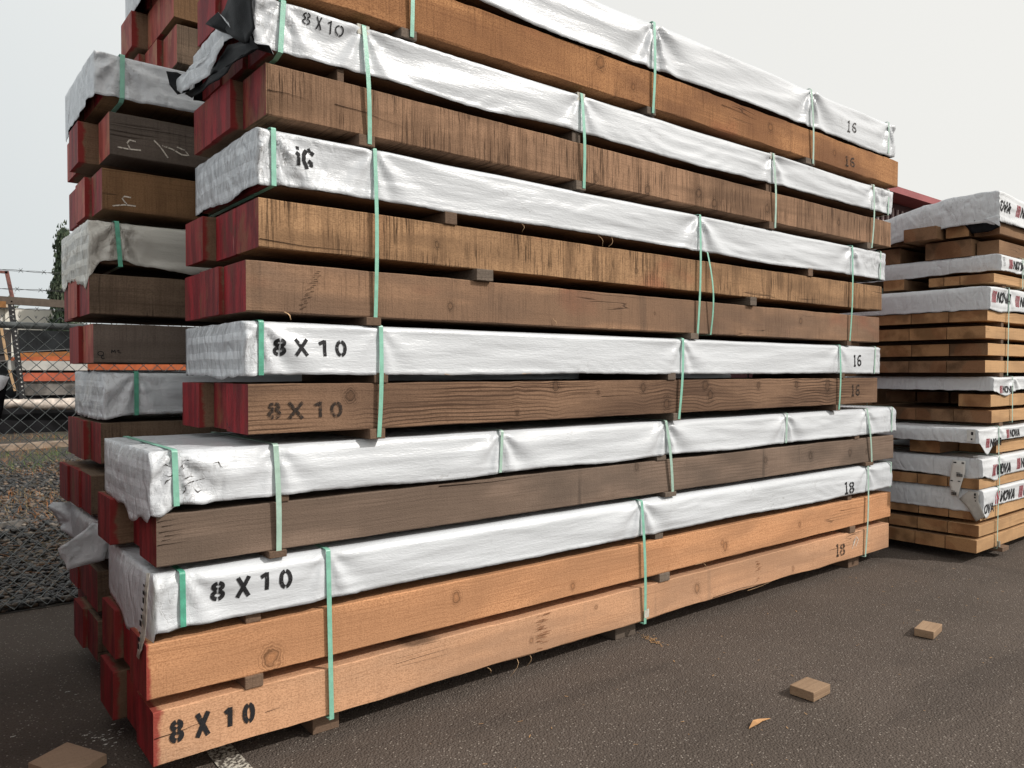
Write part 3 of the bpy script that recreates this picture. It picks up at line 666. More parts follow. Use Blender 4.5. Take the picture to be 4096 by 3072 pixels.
stencil(a, '8X10', [((1.103, 1.387), (1.157, 1.316)), ((1.181, 1.387), (1.251, 1.311)), ((1.286, 1.385), (1.325, 1.315)), ((1.361, 1.383), (1.414, 1.312))], bsurf(2.87), INKW)
stencil(a, 'i6', [((5.51, 1.411), (5.562, 1.316)), ((5.575, 1.41), (5.64, 1.315))], bsurf(2.87), INKW, .15)
strap(p, 1.077, 1.076, 2.87, 2.87+D3, 1.691, 1.487, STRAPD, .020)
for xt, xb in ((1.586, 1.576), (3.558, 3.523), (5.325, 5.318)): strap(p, xt, xb, 2.87, 2.87+D3, 1.691, 1.226, STRAP, .019, slack=.008)
strap(p, 5.855, 5.84, 2.87, 2.87+D3, 1.691, 1.487, STRAPP, .016)
for i, (xa, xb) in enumerate(((1.535, 1.607), (3.477, 3.544), (5.279, 5.343))): bearer(p, xa, xb, 2.86, 3.61, 1.2185, 1.262, i)
for i, (xa, xb) in enumerate(((1.557, 1.623), (3.432, 3.501), (5.347, 5.406))): bearer(p, xa, xb, 2.863, 3.6, 1.453, 1.495, i, 'spacer')
# bundle 4: H, I, wrapped J
p = bundle('fourth bundle up the front stack, two brown beam rows below wrap smeared with 16', 2.87, (1.02, 2.87, 1.692), FG)
a = stack_row(p, 2.87, 1.727, 1.919, 1.024, 4.91, [0, -.02, -.01], W['H'], RED[1:2]+RED[:1], seed=8)
stack_row(p, 2.87, 1.972, 2.159, 1.073, 4.90, [0, .0, -.055], W['I'], RED[1:2]+RED[:1], seed=9)
stack_row(p, 2.87, 2.215, 2.412, 1.085, 4.90, [0, .0, -.02], HID, RED[:2], seed=10)
o, sf, _ = wrap(p, 1.070, 6.01, 2.87, 2.87+D3+.02, 2.214, 2.424, WRAP, 4, bands=.45, pinches=[(1.128, 1.2), (1.56, .7), (3.711, 1.3), (5.49, 1.0)], rough=1.15, endamt=1., sag=[(1.07, .01, .06), (4.6, .012, .5)], endsag=[(3.2, .02, .15)], endr=.42, toprag=.3)
marking(o, [[(1.225, 2.376), (1.225, 2.362)], [(1.225, 2.35), (1.226, 2.300)], [(1.215, 2.338), (1.226, 2.352)]], .014, wsurf(sf), INK, sub=.004)
marking(o, [[(1.262, 2.366), (1.25, 2.348), (1.247, 2.322), (1.258, 2.306), (1.262, 2.292)], [(1.268, 2.364), (1.278, 2.370)], [(1.279, 2.360), (1.291, 2.352)], [(1.268, 2.325), (1.282, 2.318), (1.280, 2.304)]], .017, wsurf(sf), INK, sub=.004)
strap(p, 1.128, 1.129, 2.87, 2.87+D3, 2.426, 2.208, STRAP, .019)
for xt, xb in ((1.56, 1.56), (3.711, 3.69), (5.494, 5.463)): strap(p, xt, xb, 2.87, 2.87+D3, 2.426, 1.70, STRAP, .017, slack=.010)
strap(p, 3.79, 3.822, 2.875, 2.87+D3, 2.212, 1.722, STRAP, .013, slack=.025)
strap(p, 5.93, 5.92, 2.87, 2.87+D3, 2.426, 2.212, STRAPP, .016)
for i, (xa, xb) in enumerate(((1.517, 1.586), (3.625, 3.698), (5.423, 5.483))): bearer(p, xa, xb, 2.855, 3.61, 1.692, 1.727, i)
for i, (xa, xb) in enumerate(((2.073, 2.168), (4.2, 4.27))): bearer(p, xa, xb, 2.845, 3.6, 1.919, 1.972, 1, 'spacer')
for i, (xa, xb) in enumerate(((1.91, 1.975), (4.9, 4.96))): bearer(p, xa, xb, 2.86, 3.6, 2.159, 2.213, 0, 'spacer')
# bundle 5: K, wrapped L
p = bundle('fifth bundle up the front stack, its wrap torn open to black lining at one end', 2.86, (1.1, 2.86, 2.427), FG)
a = stack_row(p, 2.86, 2.473, 2.668, 1.10, 4.99, [0, -.05, -.045], W['K'], RED[1:2]+RED[:1], seed=11)
stack_row(p, 2.86, 2.722, 2.90, 1.10, 4.97, [0, -.02, -.03], HID, RED[1:2]+RED[:1], seed=12)
o, sf, _ = wrap(p, 1.055, 6.085, 2.86, 2.86+D3, 2.72, 2.913, WRAP, 5, [(1.16, .8), (1.506, .8), (2.735, .7), (4.45, .9), (5.79, .9)], rough=1.2, endamt=.75, sag=[(2.1, .02, .3), (3.6, .015, .5)], endr=.3, endsag=[(3.3, -.12, .5)], toprag=.2)
for g_ in (('8', 1.240, 2.897, 1.276, 2.846), ('X', 1.294, 2.893, 1.322, 2.840), ('1', 1.340, 2.890, 1.362, 2.836), ('0', 1.374, 2.884, 1.416, 2.838)): marking(o, glyphs([g_]), .0055, wsurf(sf), INK, 'hand_lettering', sub=.004)
strap(p, 1.166, 1.152, 2.86, 2.86+D3, 2.915, 2.700, STRAP, .020, tuck=.05)
for xt, xb in ((1.506, 1.531), (2.735, 2.752), (4.45, 4.476), (5.787, 5.765)):
    strap(p, xt, xb, 2.86, 2.86+D3, 2.915, 2.437, STRAP if xt < 4 else STRAPP, .019, slack=.010)
    V, F = merge([boxV(xt-.027, xt+.027, 2.852, 2.854, 2.878, 2.916), boxV(xt-.027, xt+.027, 2.852, 2.895, 2.916, 2.918)]); mk('corner_guard', V, F, GUARD, p)
strap(p, 6.03, 6.02, 2.86, 2.86+D3, 2.915, 2.715, STRAPP, .016)
for i, (xa, xb) in enumerate(((1.483, 1.557), (2.7, 2.768), (4.412, 4.476), (5.701, 5.758))): bearer(p, xa, xb, 2.85, 3.6, 2.427, 2.473, i)
for i, (xa, xb) in enumerate(((1.396, 1.426), (2.687, 2.745), (4.4, 4.46))): bearer(p, xa, xb, 2.868, 3.6, 2.668, 2.722, i, 'spacer')
flap('wrap_flap', [(1.02, y, z) for y, z in ((3.148, 2.917), (3.027, 2.942), (2.924, 2.973), (2.80, 2.91), (2.768, 2.743), (2.81, 2.705), (2.879, 2.724), (3.03, 2.809))], p, BLACKIN, .014, 2, 3, False)
flap('wrap_flap', [(.985+.02*k, y, z) for k, (y, z) in enumerate(((3.203, 2.899), (3.10, 2.915), (2.993, 2.811), (2.795, 2.70), (2.735, 2.68), (2.744, 2.655), (2.942, 2.742), (3.101, 2.816)))], p, WRAP, .006, 5, 3, True)
flap('wrap_flap', [(1.0, y, z) for y, z in ((3.06, 2.81), (3.216, 2.796), (3.338, 2.80), (3.468, 2.801), (3.606, 2.817), (3.69, 2.82), (3.70, 2.785), (3.60, 2.735), (3.372, 2.71), (3.236, 2.712), (3.188, 2.735), (3.05, 2.77))], p, WRAP, .012, 7, 3, True)
flap('wrap_flap', [(1.02, y, z) for y, z in ((2.78, 2.715), (3.05, 2.775), (3.19, 2.74), (3.24, 2.715), (3.37, 2.712), (3.60, 2.737), (3.524, 2.70), (3.341, 2.68), (3.149, 2.665), (3.0, 2.685), (2.89, 2.685), (2.74, 2.66))], p, BLACKIN, .012, 9, 3, False)
flap('wrap_flap', [(.989, 3.80, 2.894), (1.03, 3.76, 2.885), (1.078, 3.72, 2.849), (1.071, 3.72, 2.793), (1.03, 3.76, 2.782), (1.005, 3.80, 2.833)], p, BLACKIN, .006, 4, 3, False)
# bundle 6: M, wrapped N
p = bundle('topmost bundle of the front stack, orange brown beams under bulging wrap against the sky', 2.85, (1.12, 2.85, 2.916), FG)
a = stack_row(p, 2.85, 2.957, 3.155, 1.12, 5.06, [0, -.03, -.05], W['M'], RED[1:2], seed=13, wob=.006)
stack_row(p, 2.85, 3.20, 3.40, 1.12, 4.97, [0, -.03, -.05], HID, RED[1:2], seed=14)
o, sf, _ = wrap(p, 1.10, 6.10, 2.85, 2.85+D3, 3.172, 3.425, WRAP, 6, [(1.72, .6), (3.277, 1.5), (4.885, 1.3), (6.02, .8)], rough=1.0, endamt=.5, sag=[(1.9, -.02, .4), (2.6, .012, .4), (5.6, .01, .3)], endr=.15, toprag=.5, fold=1.3)
stencil(o, 'i6', [((5.36, 3.316), (5.415, 3.226)), ((5.435, 3.318), (5.50, 3.236))], wsurf(sf), INKW, .15)
stencil(a, 'i6', [((5.36, 3.066), (5.415, 2.985)), ((5.435, 3.068), (5.50, 2.989))], bsurf(2.85), INKW, .15)
for xt, xb in ((1.722, 1.728), (3.277, 3.268), (4.885, 4.914)): strap(p, xt, xb, 2.85, 2.85+D3, 3.426, 2.925, STRAP if xt < 4 else STRAPP, .019, slack=.008)
strap(p, 6.0, 6.0, 2.85, 2.85+D3, 3.426, 3.19, STRAPP, .016)
for i, (xa, xb) in enumerate(((1.678, 1.756), (3.226, 3.299), (4.832, 4.949))): bearer(p, xa, xb, 2.843, 3.59, 2.917, 2.957, 1)
for i, (xa, xb) in enumerate(((1.9, 1.96), (3.6, 3.66), (5.1, 5.16))): bearer(p, xa, xb, 2.90, 3.59, 3.155, 3.20, i, 'spacer')
CRK = plain('crack_shadow', (.018, .011, .008), .95, .05)
TEAR = plain('torn_fibre', (.20, .085, .04), .9, .1)
def crack(par, pts, Y, w_=.0028):
    out = []
    for a_, b_ in zip(pts[:-1], pts[1:]):
        n = max(2, int((b_[0]-a_[0])/.02))
        for i in range(n): t = i/n; x = a_[0]+(b_[0]-a_[0])*t; out.append((x, a_[1]+(b_[1]-a_[1])*t+.0016*N3(x*40, Y, a_[1])))
    out.append(pts[-1]); marking(par, [out], lambda t: w_*(1.05-t), bsurf(Y), CRK, 'drying_crack', sub=.01)
def row_beam(bundle_name, z):
    b_ = [q for q in COL.objects if q.name == bundle_name][0]
    return min((q for q in b_.children if q.name.startswith('beam') and abs(world_loc(q).z-z) < .02), key=lambda q: world_loc(q).y)
bA, bD, bF, bH, bI, bK, bM = [row_beam(n_, z_) for n_, z_ in (('lumber_bundle', .097), ('lumber_bundle.001', .806), ('lumber_bundle.002', 1.262), ('lumber_bundle.003', 1.727), ('lumber_bundle.003', 1.972), ('lumber_bundle.004', 2.473), ('lumber_bundle.005', 2.957))]
crack(bA, [(.70, .200), (.78, .203), (.845, .212), (.93, .213)], 2.9); crack(bA, [(1.10, .185), (1.17, .189)], 2.9, .002); crack(bA, [(3.9, .112), (4.2, .120), (4.55, .104)], 2.9, .004)
for x_, l_, z_ in ((.715, .07, .968), (.73, .05, .95), (.72, .09, .93), (.74, .06, .915), (.73, .04, .90), (.715, .12, .885)): crack(bD, [(x_, z_), (x_+l_, z_+.004)], 2.9, .0022)
crack(bD, [(1.9, .985), (2.2, .978), (2.5, .986)], 2.9, .004)
crack(bK, [(1.105, 2.565), (1.19, 2.568), (1.27, 2.563)], 2.86); crack(bK, [(1.38, 2.570), (1.52, 2.566), (1.60, 2.552), (1.74, 2.538)], 2.86)
crack(bI, [(1.075, 2.003), (1.25, 1.992), (1.58, 1.996)], 2.87, .003); crack(bF, [(2.9, 1.37), (3.3, 1.376)], 2.87, .002); crack(bM, [(3.9, 3.11), (4.3, 3.10)], 2.85, .003)
random.seed(11); st_ = []
for i in range(26):
    x_ = 2.47+random.uniform(0, .05); z_ = random.uniform(.115, .285); st_.append([(x_, z_), (x_+random.uniform(.02, .06), z_+random.uniform(-.004, .004))])
marking(bA, st_, .0022, bsurf(2.9), TEAR, 'torn_grain', sub=.01)
st_ = []
for i in range(16):
    x_ = 4.35+random.uniform(0, .03); z_ = random.uniform(.13, .27); st_.append([(x_, z_), (x_+random.uniform(.01, .05), z_+random.uniform(-.004, .004))])
marking(bA, st_, .0022, bsurf(2.9), TEAR, 'torn_grain', sub=.01)
st_ = []
for i in range(20):
    t_ = i/19; x_ = 1.24+.07*t_+.01*math.sin(i*2.3); z_ = 1.745+.15*t_; st_.append([(x_-.006, z_), (x_+random.uniform(.004, .012), z_+.002)])
marking(bH, st_, .002, bsurf(2.87), CRK, 'torn_grain', sub=.01)
# wood fibres hanging from sawn edges
def sliver(par, pts, w_, mat):
    V = []; F = []
    for i, q in enumerate(pts):
        k = w_*(1-abs(i/(len(pts)-1)-.35)); q = Vector(q); V += [q+Vector((-k, 0, 0)), q+Vector((k, .001, k*.3))]
    for i in range(len(pts)-1): F.append((2*i, 2*i+1, 2*i+3, 2*i+2))
    p0 = V[0].copy(); o = mk('splinter', [v-p0 for v in V], F, mat, par, None, False, tuple(p0)); m_ = o.modifiers.new('thickness', 'SOLIDIFY'); m_.thickness = .001; return o
SPL = plain('raw_splinter', (.50, .33, .19), .8)
B1 = [o_ for o_ in COL.objects if o_.name == 'lumber_bundle'][0]; B4 = [o_ for o_ in COL.objects if o_.name == 'lumber_bundle.003'][0]; B3 = [o_ for o_ in COL.objects if o_.name == 'lumber_bundle.002'][0]
for par, x, y, z, dx, dz, w_ in ((B1, 2.35, 2.895, .10, -.03, -.075, .0016), (B1, 2.43, 2.893, .10, -.015, -.05, .0012), (B1, 2.17, 2.895, .10, .02, -.03, .0012), (B1, 4.25, 2.888, .095, .30, .02, .006), (B1, 3.72, 2.89, .345, .10, .012, .005), (B1, 3.80, 2.89, .34, .008, -.03, .0015),
    (B4, 1.17, 2.865, 1.73, .03, -.028, .003), (B4, 2.57, 2.865, 1.73, -.01, .035, .002), (B4, 4.1, 2.865, 1.725, .13, .012, .006), (B4, 2.95, 2.865, 1.728, .05, .008, .004), (B4, 2.86, 2.855, 2.21, .04, -.055, .0016), (B4, 2.94, 2.855, 2.16, .03, .055, .0016), (B4, 2.35, 2.86, 2.21, .006, -.04, .0014), (B3, 2.35, 2.862, 1.488, .06, .006, .005), (B3, 1.9, 2.865, 1.49, .04, -.006, .003)):
    sliver(par, [(x+dx*t+abs(dz)*.15*math.sin(t*5), y-.012*math.sin(t*3), z+dz*t) for t in (0, .25, .5, .75, 1)], w_, SPL)
# ground blocks
def block(x, y, sx, sy, h, rz, mat, label, name='wood_block', cat='wood block', z=0.004, group=None, cap=None):
    V, F = boxV(-sx/2, sx/2, -sy/2, sy/2, 0, h)
    for i, v in enumerate(V): V[i] = (v[0]+.002*N3(i, x, y), v[1]+.002*N3(i, y, x), v[2])
    o = mk(name, V, F, [mat, cap or mat], None, [0, 0, 0, 1, 0, 1], False, (x, y, z)); o.rotation_euler.z = rz
    b_ = o.modifiers.new('edge', 'BEVEL'); b_.width = .0025; b_.segments = 2
    return tag(o, label, cat, group)
GB = 'support blocks under the front stack'
PB = wood('block_wood', (.56, .40, .28), (.30, .20, .13), (.44, .32, .23), .1, .6, .4, .3)
block(1.385, 3.32, .118, .70, .088, 0, BEARER[0], 'nearest timber block under the stencilled 8X10 end of the bottom beams', 'support_block', 'support block', .001, GB)
block(3.20, 3.32, .165, .70, .086, 0, BEARER[1], 'grey timber block under the middle strap of the bottom beams', 'support_block', 'support block', .001, GB)
block(5.74, 3.31, .16, .70, .088, 0, BEARER[0], 'dark timber block under the far right end of the bottom beams', 'support_block', 'support block', .001, GB)
bl = wood('pale_block', (.42, .29, .19), (.24, .15, .09), (.34, .24, .16), .1, .6, .3, .3)
block(3.30, 1.905, .152, .118, .043, R(1.5), bl, 'nearer and larger loose wood block lying on the open asphalt')
block(4.59, 1.925, .185, .10, .043, R(9), bl, 'farther and smaller loose wood block lying on the open asphalt')
# offcut board, lower left
V = [(.37, 3.347), (.511, 3.441), (.612, 3.238), (.472, 3.136)]; n = 4
VV = [(x, y, .005) for x, y in V]+[(x, y, .042) for x, y in V]
o = mk('board_offcut', [Vector(v)-Vector((.37, 3.347, 0)) for v in VV], [(0, 1, 2, 3), (7, 6, 5, 4)]+[(i, i+4, (i+1) % 4+4, (i+1) % 4) for i in range(4)], PB, None, None, False, (.37, 3.347, 0))
tag(o, 'flat brown board offcut on the dark asphalt at the lower left', 'wood offcut')
V, F = merge([([(2.776, 1.877, .006), (2.83, 1.868, .014), (2.872, 1.875, .012), (2.925, 1.872, .008), (2.87, 1.895, .012), (2.835, 1.897, .016)], [(0, 1, 5), (1, 2, 4, 5), (2, 3, 4)])])
o = mk('splinter', V, F, plain('fresh_splinter', (.50, .28, .13), .8)); sm_ = o.modifiers.new('thickness', 'SOLIDIFY'); sm_.thickness = .003
tag(o, 'bright orange wood splinter lying alone on the open asphalt', 'splinter')
# ---------------------------------------------------------------- rear stack (left, behind)
TG = 'strapped timber bundles in the rear stack at the left'
YR = 4.0; RD = D3
def trow(p, z0, z1, X0, offs, mat, seed, L=4.9, cap=None, back=None): return stack_row(p, YR, z0, z1, X0, L, offs, mat, cap or RED, seed=seed, n=3, back=back, inner=back is not None)
p = bundle('lowest bundle of the rear stack, its torn white wrap hanging out in two loose flaps', YR, (.72, YR, .14), TG)
for i, xx in enumerate((1.2, 3.2, 5.2)): bearer(p, xx, xx+.09, YR, YR+RD, .10, .14, i)
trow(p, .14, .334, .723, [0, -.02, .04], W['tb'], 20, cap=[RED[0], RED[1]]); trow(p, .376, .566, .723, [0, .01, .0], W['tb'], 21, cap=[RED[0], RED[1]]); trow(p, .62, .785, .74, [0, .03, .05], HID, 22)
wrap(p, .73, 5.6, YR, YR+RD, .625, .797, WRAP, 20, [(.83, .8)], rough=1, endamt=.6)
strap(p, .815, .835, YR, YR+RD, .798, .615, STRAPD, .022, off=.016)
flap('wrap_flap', [(x, y-.03*i_/10, z) for i_, (x, y, z) in enumerate(((.615, 4.75, .789), (.639, 4.75, .807), (.752, 4.7, .80), (.776, 4.6, .771), (.825, 4.5, .714), (.83, 4.45, .673), (.742, 4.6, .603), (.682, 4.7, .652), (.676, 4.75, .683), (.659, 4.75, .723)))], p, WRAP, .022, 11, 3, True, flip=True)
flap('wrap_flap', [(x, 3.965, z) for x, z in ((.702, .806), (.676, .78), (.62, .742), (.559, .707), (.567, .674), (.586, .639), (.598, .603), (.746, .624), (.77, .70), (.75, .79))], p, WRAP, .012, 12, 3, True)
p = bundle('second bundle up in the rear stack, two red ended rows below tidy grey wrap', YR, (.7, YR, .80), TG)
for i, xx in enumerate((1.2, 3.2, 5.2)): bearer(p, xx, xx+.09, YR, YR+RD, .798, .834, i)
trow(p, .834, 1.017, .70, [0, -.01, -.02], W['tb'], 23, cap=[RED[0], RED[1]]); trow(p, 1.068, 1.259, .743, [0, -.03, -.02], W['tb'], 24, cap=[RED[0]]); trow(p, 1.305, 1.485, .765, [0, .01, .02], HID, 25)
wrap(p, .758, 5.6, YR, YR+RD, 1.298, 1.496, WRAP, 21, bands=.6, pinches=[(.895, .9)], rough=1.8, endamt=.7, sag=[(.76, .02, .06)])
strap(p, .895, .895, YR, YR+RD, 1.497, 1.293, STRAPD, .020, off=.014)
p = bundle('third bundle up in the rear stack, dirt stained ragged wrap over grey beams', YR, (.7, YR, 1.50), TG)
for i, xx in enumerate((2.2, 3.7, 5.2)): bearer(p, xx, xx+.09, YR, YR+RD, 1.498, 1.542, i)
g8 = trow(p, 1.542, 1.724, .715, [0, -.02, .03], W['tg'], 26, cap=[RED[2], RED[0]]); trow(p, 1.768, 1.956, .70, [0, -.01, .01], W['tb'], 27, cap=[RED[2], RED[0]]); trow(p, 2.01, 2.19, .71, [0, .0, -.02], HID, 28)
wrap(p, .70, 5.6, YR, YR+RD, 2.005, 2.203, WRAPD, 22, bands=.8, pinches=[(.815, 1.4)], rough=1.7, endamt=1.2, sag=[(.70, .05, .03), (1.15, .02, .12), (.82, -.02, .07)], endsag=[(4.08, .05, .05), (4.2, .03, .04), (4.6, .02, .06)], hem=2.5, endr=.28)
strap(p, .815, .830, YR, YR+RD, 2.204, 1.995, STRAPD, .020, off=.016)
marking(g8, [arc(.0, 0, .012, .010, -30, 330, 14), arc(.010, -.017, .008, .007, 60, 330, 10), [(.045, .002), (.047, .018), (.053, .008), (.060, .018), (.062, .003)], [(.068, .012), (.078, .018), (.076, .006), (.086, .004)]], .0035, lambda x, z, q: (.745+x, YR-.0016-q, 1.585+z), INK, 'scribbled_mark', sub=.003)
p = bundle('fourth bundle up in the rear stack, chalk marked brown beams below a crumpled white wrap', YR, (.7, YR, 2.21), TG)
for i, xx in enumerate((1.2, 3.2, 5.2)): bearer(p, xx, xx+.09, YR, YR+RD, 2.205, 2.259, i)
g5 = trow(p, 2.259, 2.452, .757, [0, -.03, -.02], W['to'], 29, cap=[RED[2], RED[0]]); g4 = trow(p, 2.519, 2.72, .79, [0, -.09, -.06], W['tg'], 30, cap=[RED[2], RED[0]]); trow(p, 2.79, 2.975, .75, [0, .0, -.02], W['to'], 31, back=W['to'])
wrap(p, .728, 5.6, YR, YR+RD+.03, 2.785, 2.989, WRAP, 23, [(.83, 1.2)], rough=1.5, endamt=.9, endsag=[(4.4, .03, .2), (4.7, .05, .1)], endr=.5, hem=1.6)
strap(p, .845, .842, YR, YR+RD, 2.990, 2.772, STRAP, .021, off=.016, tuck=.03)
cs = lambda x, z, q: (x, YR-.0016-q, z)
marking(g4, [[(.824, 2.558), (.87, 2.556), (.925, 2.560)], [(.877, 2.556), (.866, 2.585), (.875, 2.60), (.902, 2.597)], [(.984, 2.618), (1.015, 2.59), (1.047, 2.545)], [(1.021, 2.600), (1.07, 2.590), (1.112, 2.571), (1.145, 2.573), (1.125, 2.595), (1.088, 2.606)]], .0065, cs, CHALK, 'crayon_mark', sub=.01)
marking(g5, [[(.80, 2.278), (.85, 2.290), (.90, 2.290)], [(.865, 2.288), (.842, 2.318), (.852, 2.330), (.880, 2.328)]], .006, cs, CHALK, 'crayon_mark', sub=.01)
p = bundle('highest bundle of the rear stack, upper left, faded red ends against the sky', YR, (1.05, YR, 2.993), TG)
for i, xx in enumerate((1.6, 3.4, 5.2)): bearer(p, xx, xx+.09, YR, YR+RD, 2.991, 3.02, i)
trow(p, 3.02, 3.21, 1.093, [0, -.03, -.06], W['tb'], 32, 4.6, [RED[2]]); trow(p, 3.24, 3.43, 1.079, [0, .0, -.08], W['to'], 33, 4.6, [RED[2]]); trow(p, 3.47, 3.66, 1.08, [0, .0, -.02], HID, 34, 4.6)
wrap(p, 1.03, 5.6, YR, YR+RD+.03, 3.45, 3.68, WRAP, 24, [(1.2, .8)], rough=1.4, endamt=.9, endsag=[(4.7, .09, .12), (4.3, .0, .1)], endr=.3, hem=1.6)
strap(p, 1.2, 1.2, YR, YR+RD, 3.682, 3.44, STRAP, .021, off=.016)
# ---------------------------------------------------------------- low left stack: torn corner in view, unseen neighbours added to shade the ground
LG = 'low timber bundles along the left side of the aisle'
for q_, (ya, xe) in enumerate(((3.45, .02), (4.35, .12), (2.45, -.12))):
    p = bundle(('unseen timber bundle added beside the one with the torn corner to shade the ground', 'bundle at the left edge of the photo, pale torn wrap corner with black lining', 'unseen timber bundle added nearest to the viewer to shade the ground')[q_], ya, (xe-4.9, ya, .09), LG)
    for k_, (za, zb_) in enumerate(((.10, .295), (.34, .535), (.60, .795), (.84, 1.035), (1.09, 1.26))):
        for b_ in range(3): beam(p, xe-4.9, xe-.03*((k_+b_) % 3), ya+b_*.27, ya+b_*.27+.26, za, zb_, HID, RED[(k_+b_) % 2], 300+q_*20+k_*3+b_)
    for xx in (-1.0, -3.5): bearer(p, xx, xx+.1, ya, ya+.8, .0, .10, 0); bearer(p, xx, xx+.1, ya, ya+.8, .795, .84, 1, 'spacer'); bearer(p, xx, xx+.1, ya, ya+.8, .535, .60, 1, 'spacer')
    wrap(p, xe-4.92, xe+.02, ya, ya+.82, 1.25, 1.47, WRAP, 60+q_, [(xe-1, 1.)], rough=1.4, endamt=.8)
    if q_ == 1:
        flap('wrap_flap', [(.12, 4.35, 1.475), (.30, 4.33, 1.50), (.42, 4.33, 1.475), (.395, 4.33, 1.42), (.33, 4.33, 1.37), (.12, 4.35, 1.40)], p, WRAP, .012, 21, 3, True, flip=True)
        flap('wrap_flap', [(.12, 4.37, 1.41), (.34, 4.35, 1.38), (.415, 4.35, 1.46), (.40, 4.36, 1.36), (.385, 4.36, 1.27), (.12, 4.38, 1.22)], p, BLACKIN, .012, 22, 3, False)
# ---------------------------------------------------------------- right stack (printed wraps)
RG = 'strapped plank bundles in the right hand stack'
YQ = 2.4; QW = .235
def qrow(p, z0, z1, X0, ys, seed, cap=None, mat=None, L=3.4, offs=None):
    if seed in (43, 45, 46, 48, 53, 55): X0 += .02; z1 -= .012; L -= .06; ys = [ys[0]+.012]+list(ys[1:])
    for k in range(len(ys)-1):
        off = (offs[k] if offs else .01*N3(k*3.1, seed, 5))
        beam(p, X0+off, X0+L+.05*N3(k, seed, 2), ys[k]+.003, ys[k+1]-.003, z0, z1, (mat or W['r']) if k == 0 else W['rd'], (cap or [EG[0]])[(k*2+seed) % len(cap or [EG[0]])], seed*5+k, .0018, .0025, name='plank')
def logo(parent, surf, x, z, h, n=4, slant=.22, first=0):
    """red diagonal bars then bold slanted letters"""
    if first == 0:
        bars = [[(x+i*h*.24+slant*h*.5, z+h), (x+i*h*.24-slant*h*.5, z)] for i in range(4)]
        marking(parent, bars, h*.12, surf, INKR, 'printed_bars', sub=.006)
    cx = x+h*(1.05 if first == 0 else 0)
    spec = []
    for ch in 'NOVA'[first:first+n]:
        wv = h*.78; spec.append((ch, cx, z+h, cx+wv, z)); cx += wv*1.0
    marking(parent, glyphs(spec, slant), h*.20, surf, INK, 'printed_letters', sub=.006)
def qwrap(p, X0, z0, z1, seed, pin, **k):
    return wrap(p, X0, X0+3.4, YQ-.004, k.pop('yb', 3.62), z0, z1, WRAPG, seed, pin, rough=k.pop('rough', .8), endamt=k.pop('endamt', .35), endr=.2, **k)
Y5 = [2.4, 2.635, 2.87, 3.105, 3.34, 3.6]; Y4 = [2.4, 2.69, 2.99, 3.29, 3.6]
def qstrap(p, x, zt, zb, xb=None): strap(p, x, xb or x, YQ, 3.6, zt+.002, zb, STRAPP, .016, off=.013)
p = bundle('lowest plank bundle of the right stack, three bare plank rows below a wrap', YQ, (6.6, YQ, .05), RG)
for xx in (6.95, 8.3): bearer(p, xx, xx+.14, YQ-.05, 3.6, .045, .08, 0)
qrow(p, .08, .18, 6.575, Y5, 40, [EG[0]]); qrow(p, .201, .291, 6.615, Y5, 41, [EG[0]]); qrow(p, .325, .421, 6.64, Y5, 42, [EG[0]])
qrow(p, .432, .545, 6.66, Y5, 43)
o, sf, _ = qwrap(p, 6.645, .425, .568, 40, [(6.98, .5)], sag=[(6.72, .09, .08)])
logo(o, wsurf(sf), 6.665, .375, .085, 3, first=1); logo(o, wsurf(sf), 6.91, .435, .098); logo(o, wsurf(sf), 7.42, .435, .098)
qstrap(p, 6.965, .568, .07, 6.945)
V, F = boxV(6.94, 6.962, 2.37, 2.385, .085, .13); mk('strap_seal', V, F, plain('seal_metal', (.45, .5, .47), .35, .5, metal=.6), p)
f1 = flap('paper_label', [(6.625, y, z) for y, z in ((2.481, .557), (2.41, .555), (2.409, .475), (2.363, .37), (2.425, .321), (2.5, .441), (2.55, .483))], p, plain('grey_paper', (.42, .40, .37), .6, .3), .010, 6, 2, False)
V, F = merge([boxV(6.607, 6.609, 2.425, 2.437, .525, .545), boxV(6.607, 6.609, 2.425, 2.437, .505, .518), boxV(6.607, 6.609, 2.423, 2.431, .48, .49)]); mk('print_mark', V, F, INK, f1)
p = bundle('second plank bundle up in the right stack, with a long white barcode label hanging', YQ, (6.6, YQ, .571), RG)
qrow(p, .576, .655, 6.61, Y5, 44, [EG[0]]); qrow(p, .67, .80, 6.65, Y5, 45)
for xx in (6.95, 8.3): bearer(p, xx, xx+.08, YQ, 3.6, .570, .576, 0)
o, sf, _ = qwrap(p, 6.632, .655, .814, 41, [(6.98, .5)], sag=[(6.9, .03, .1), (6.66, -.02, .05)], endsag=[(2.55, .03, .1)])
logo(o, wsurf(sf), 6.83, .665, .092); logo(o, wsurf(sf), 7.36, .68, .09)
qstrap(p, 6.98, .815, .572)
f1 = flap('barcode_label', [(6.595, y, z) for y, z in ((2.59, .796), (2.495, .794), (2.497, .705), (2.523, .616), (2.55, .505), (2.595, .507), (2.614, .601), (2.605, .694))], p, plain('label_paper', (.66, .65, .62), .6, .3, .05), .004, 8, 2, False)
B = []
for (ya, za, n_, wd_) in ((2.515, .665, 9, .0052), (2.56, .515, 7, .0052)):
    for i in range(n_): B.append(boxV(6.5855, 6.587, ya+i*wd_, ya+i*wd_+(.0026 if i % 3 else .0036), za, za+.024))
for (ya, yb, za, zb_) in ((2.56, 2.582, .772, .782), (2.503, 2.522, .772, .782), (2.53, 2.56, .693, .698), (2.585, 2.603, .625, .633), (2.53, 2.548, .625, .633), (2.57, 2.595, .545, .549)): B.append(boxV(6.5855, 6.587, ya, yb, za, zb_))
V, F = merge(B); mk('print_mark', V, F, INK, f1)
p = bundle('third plank bundle up in the right stack, lone plank end below drooping wrap corner', YQ, (6.6, YQ, .82), RG)
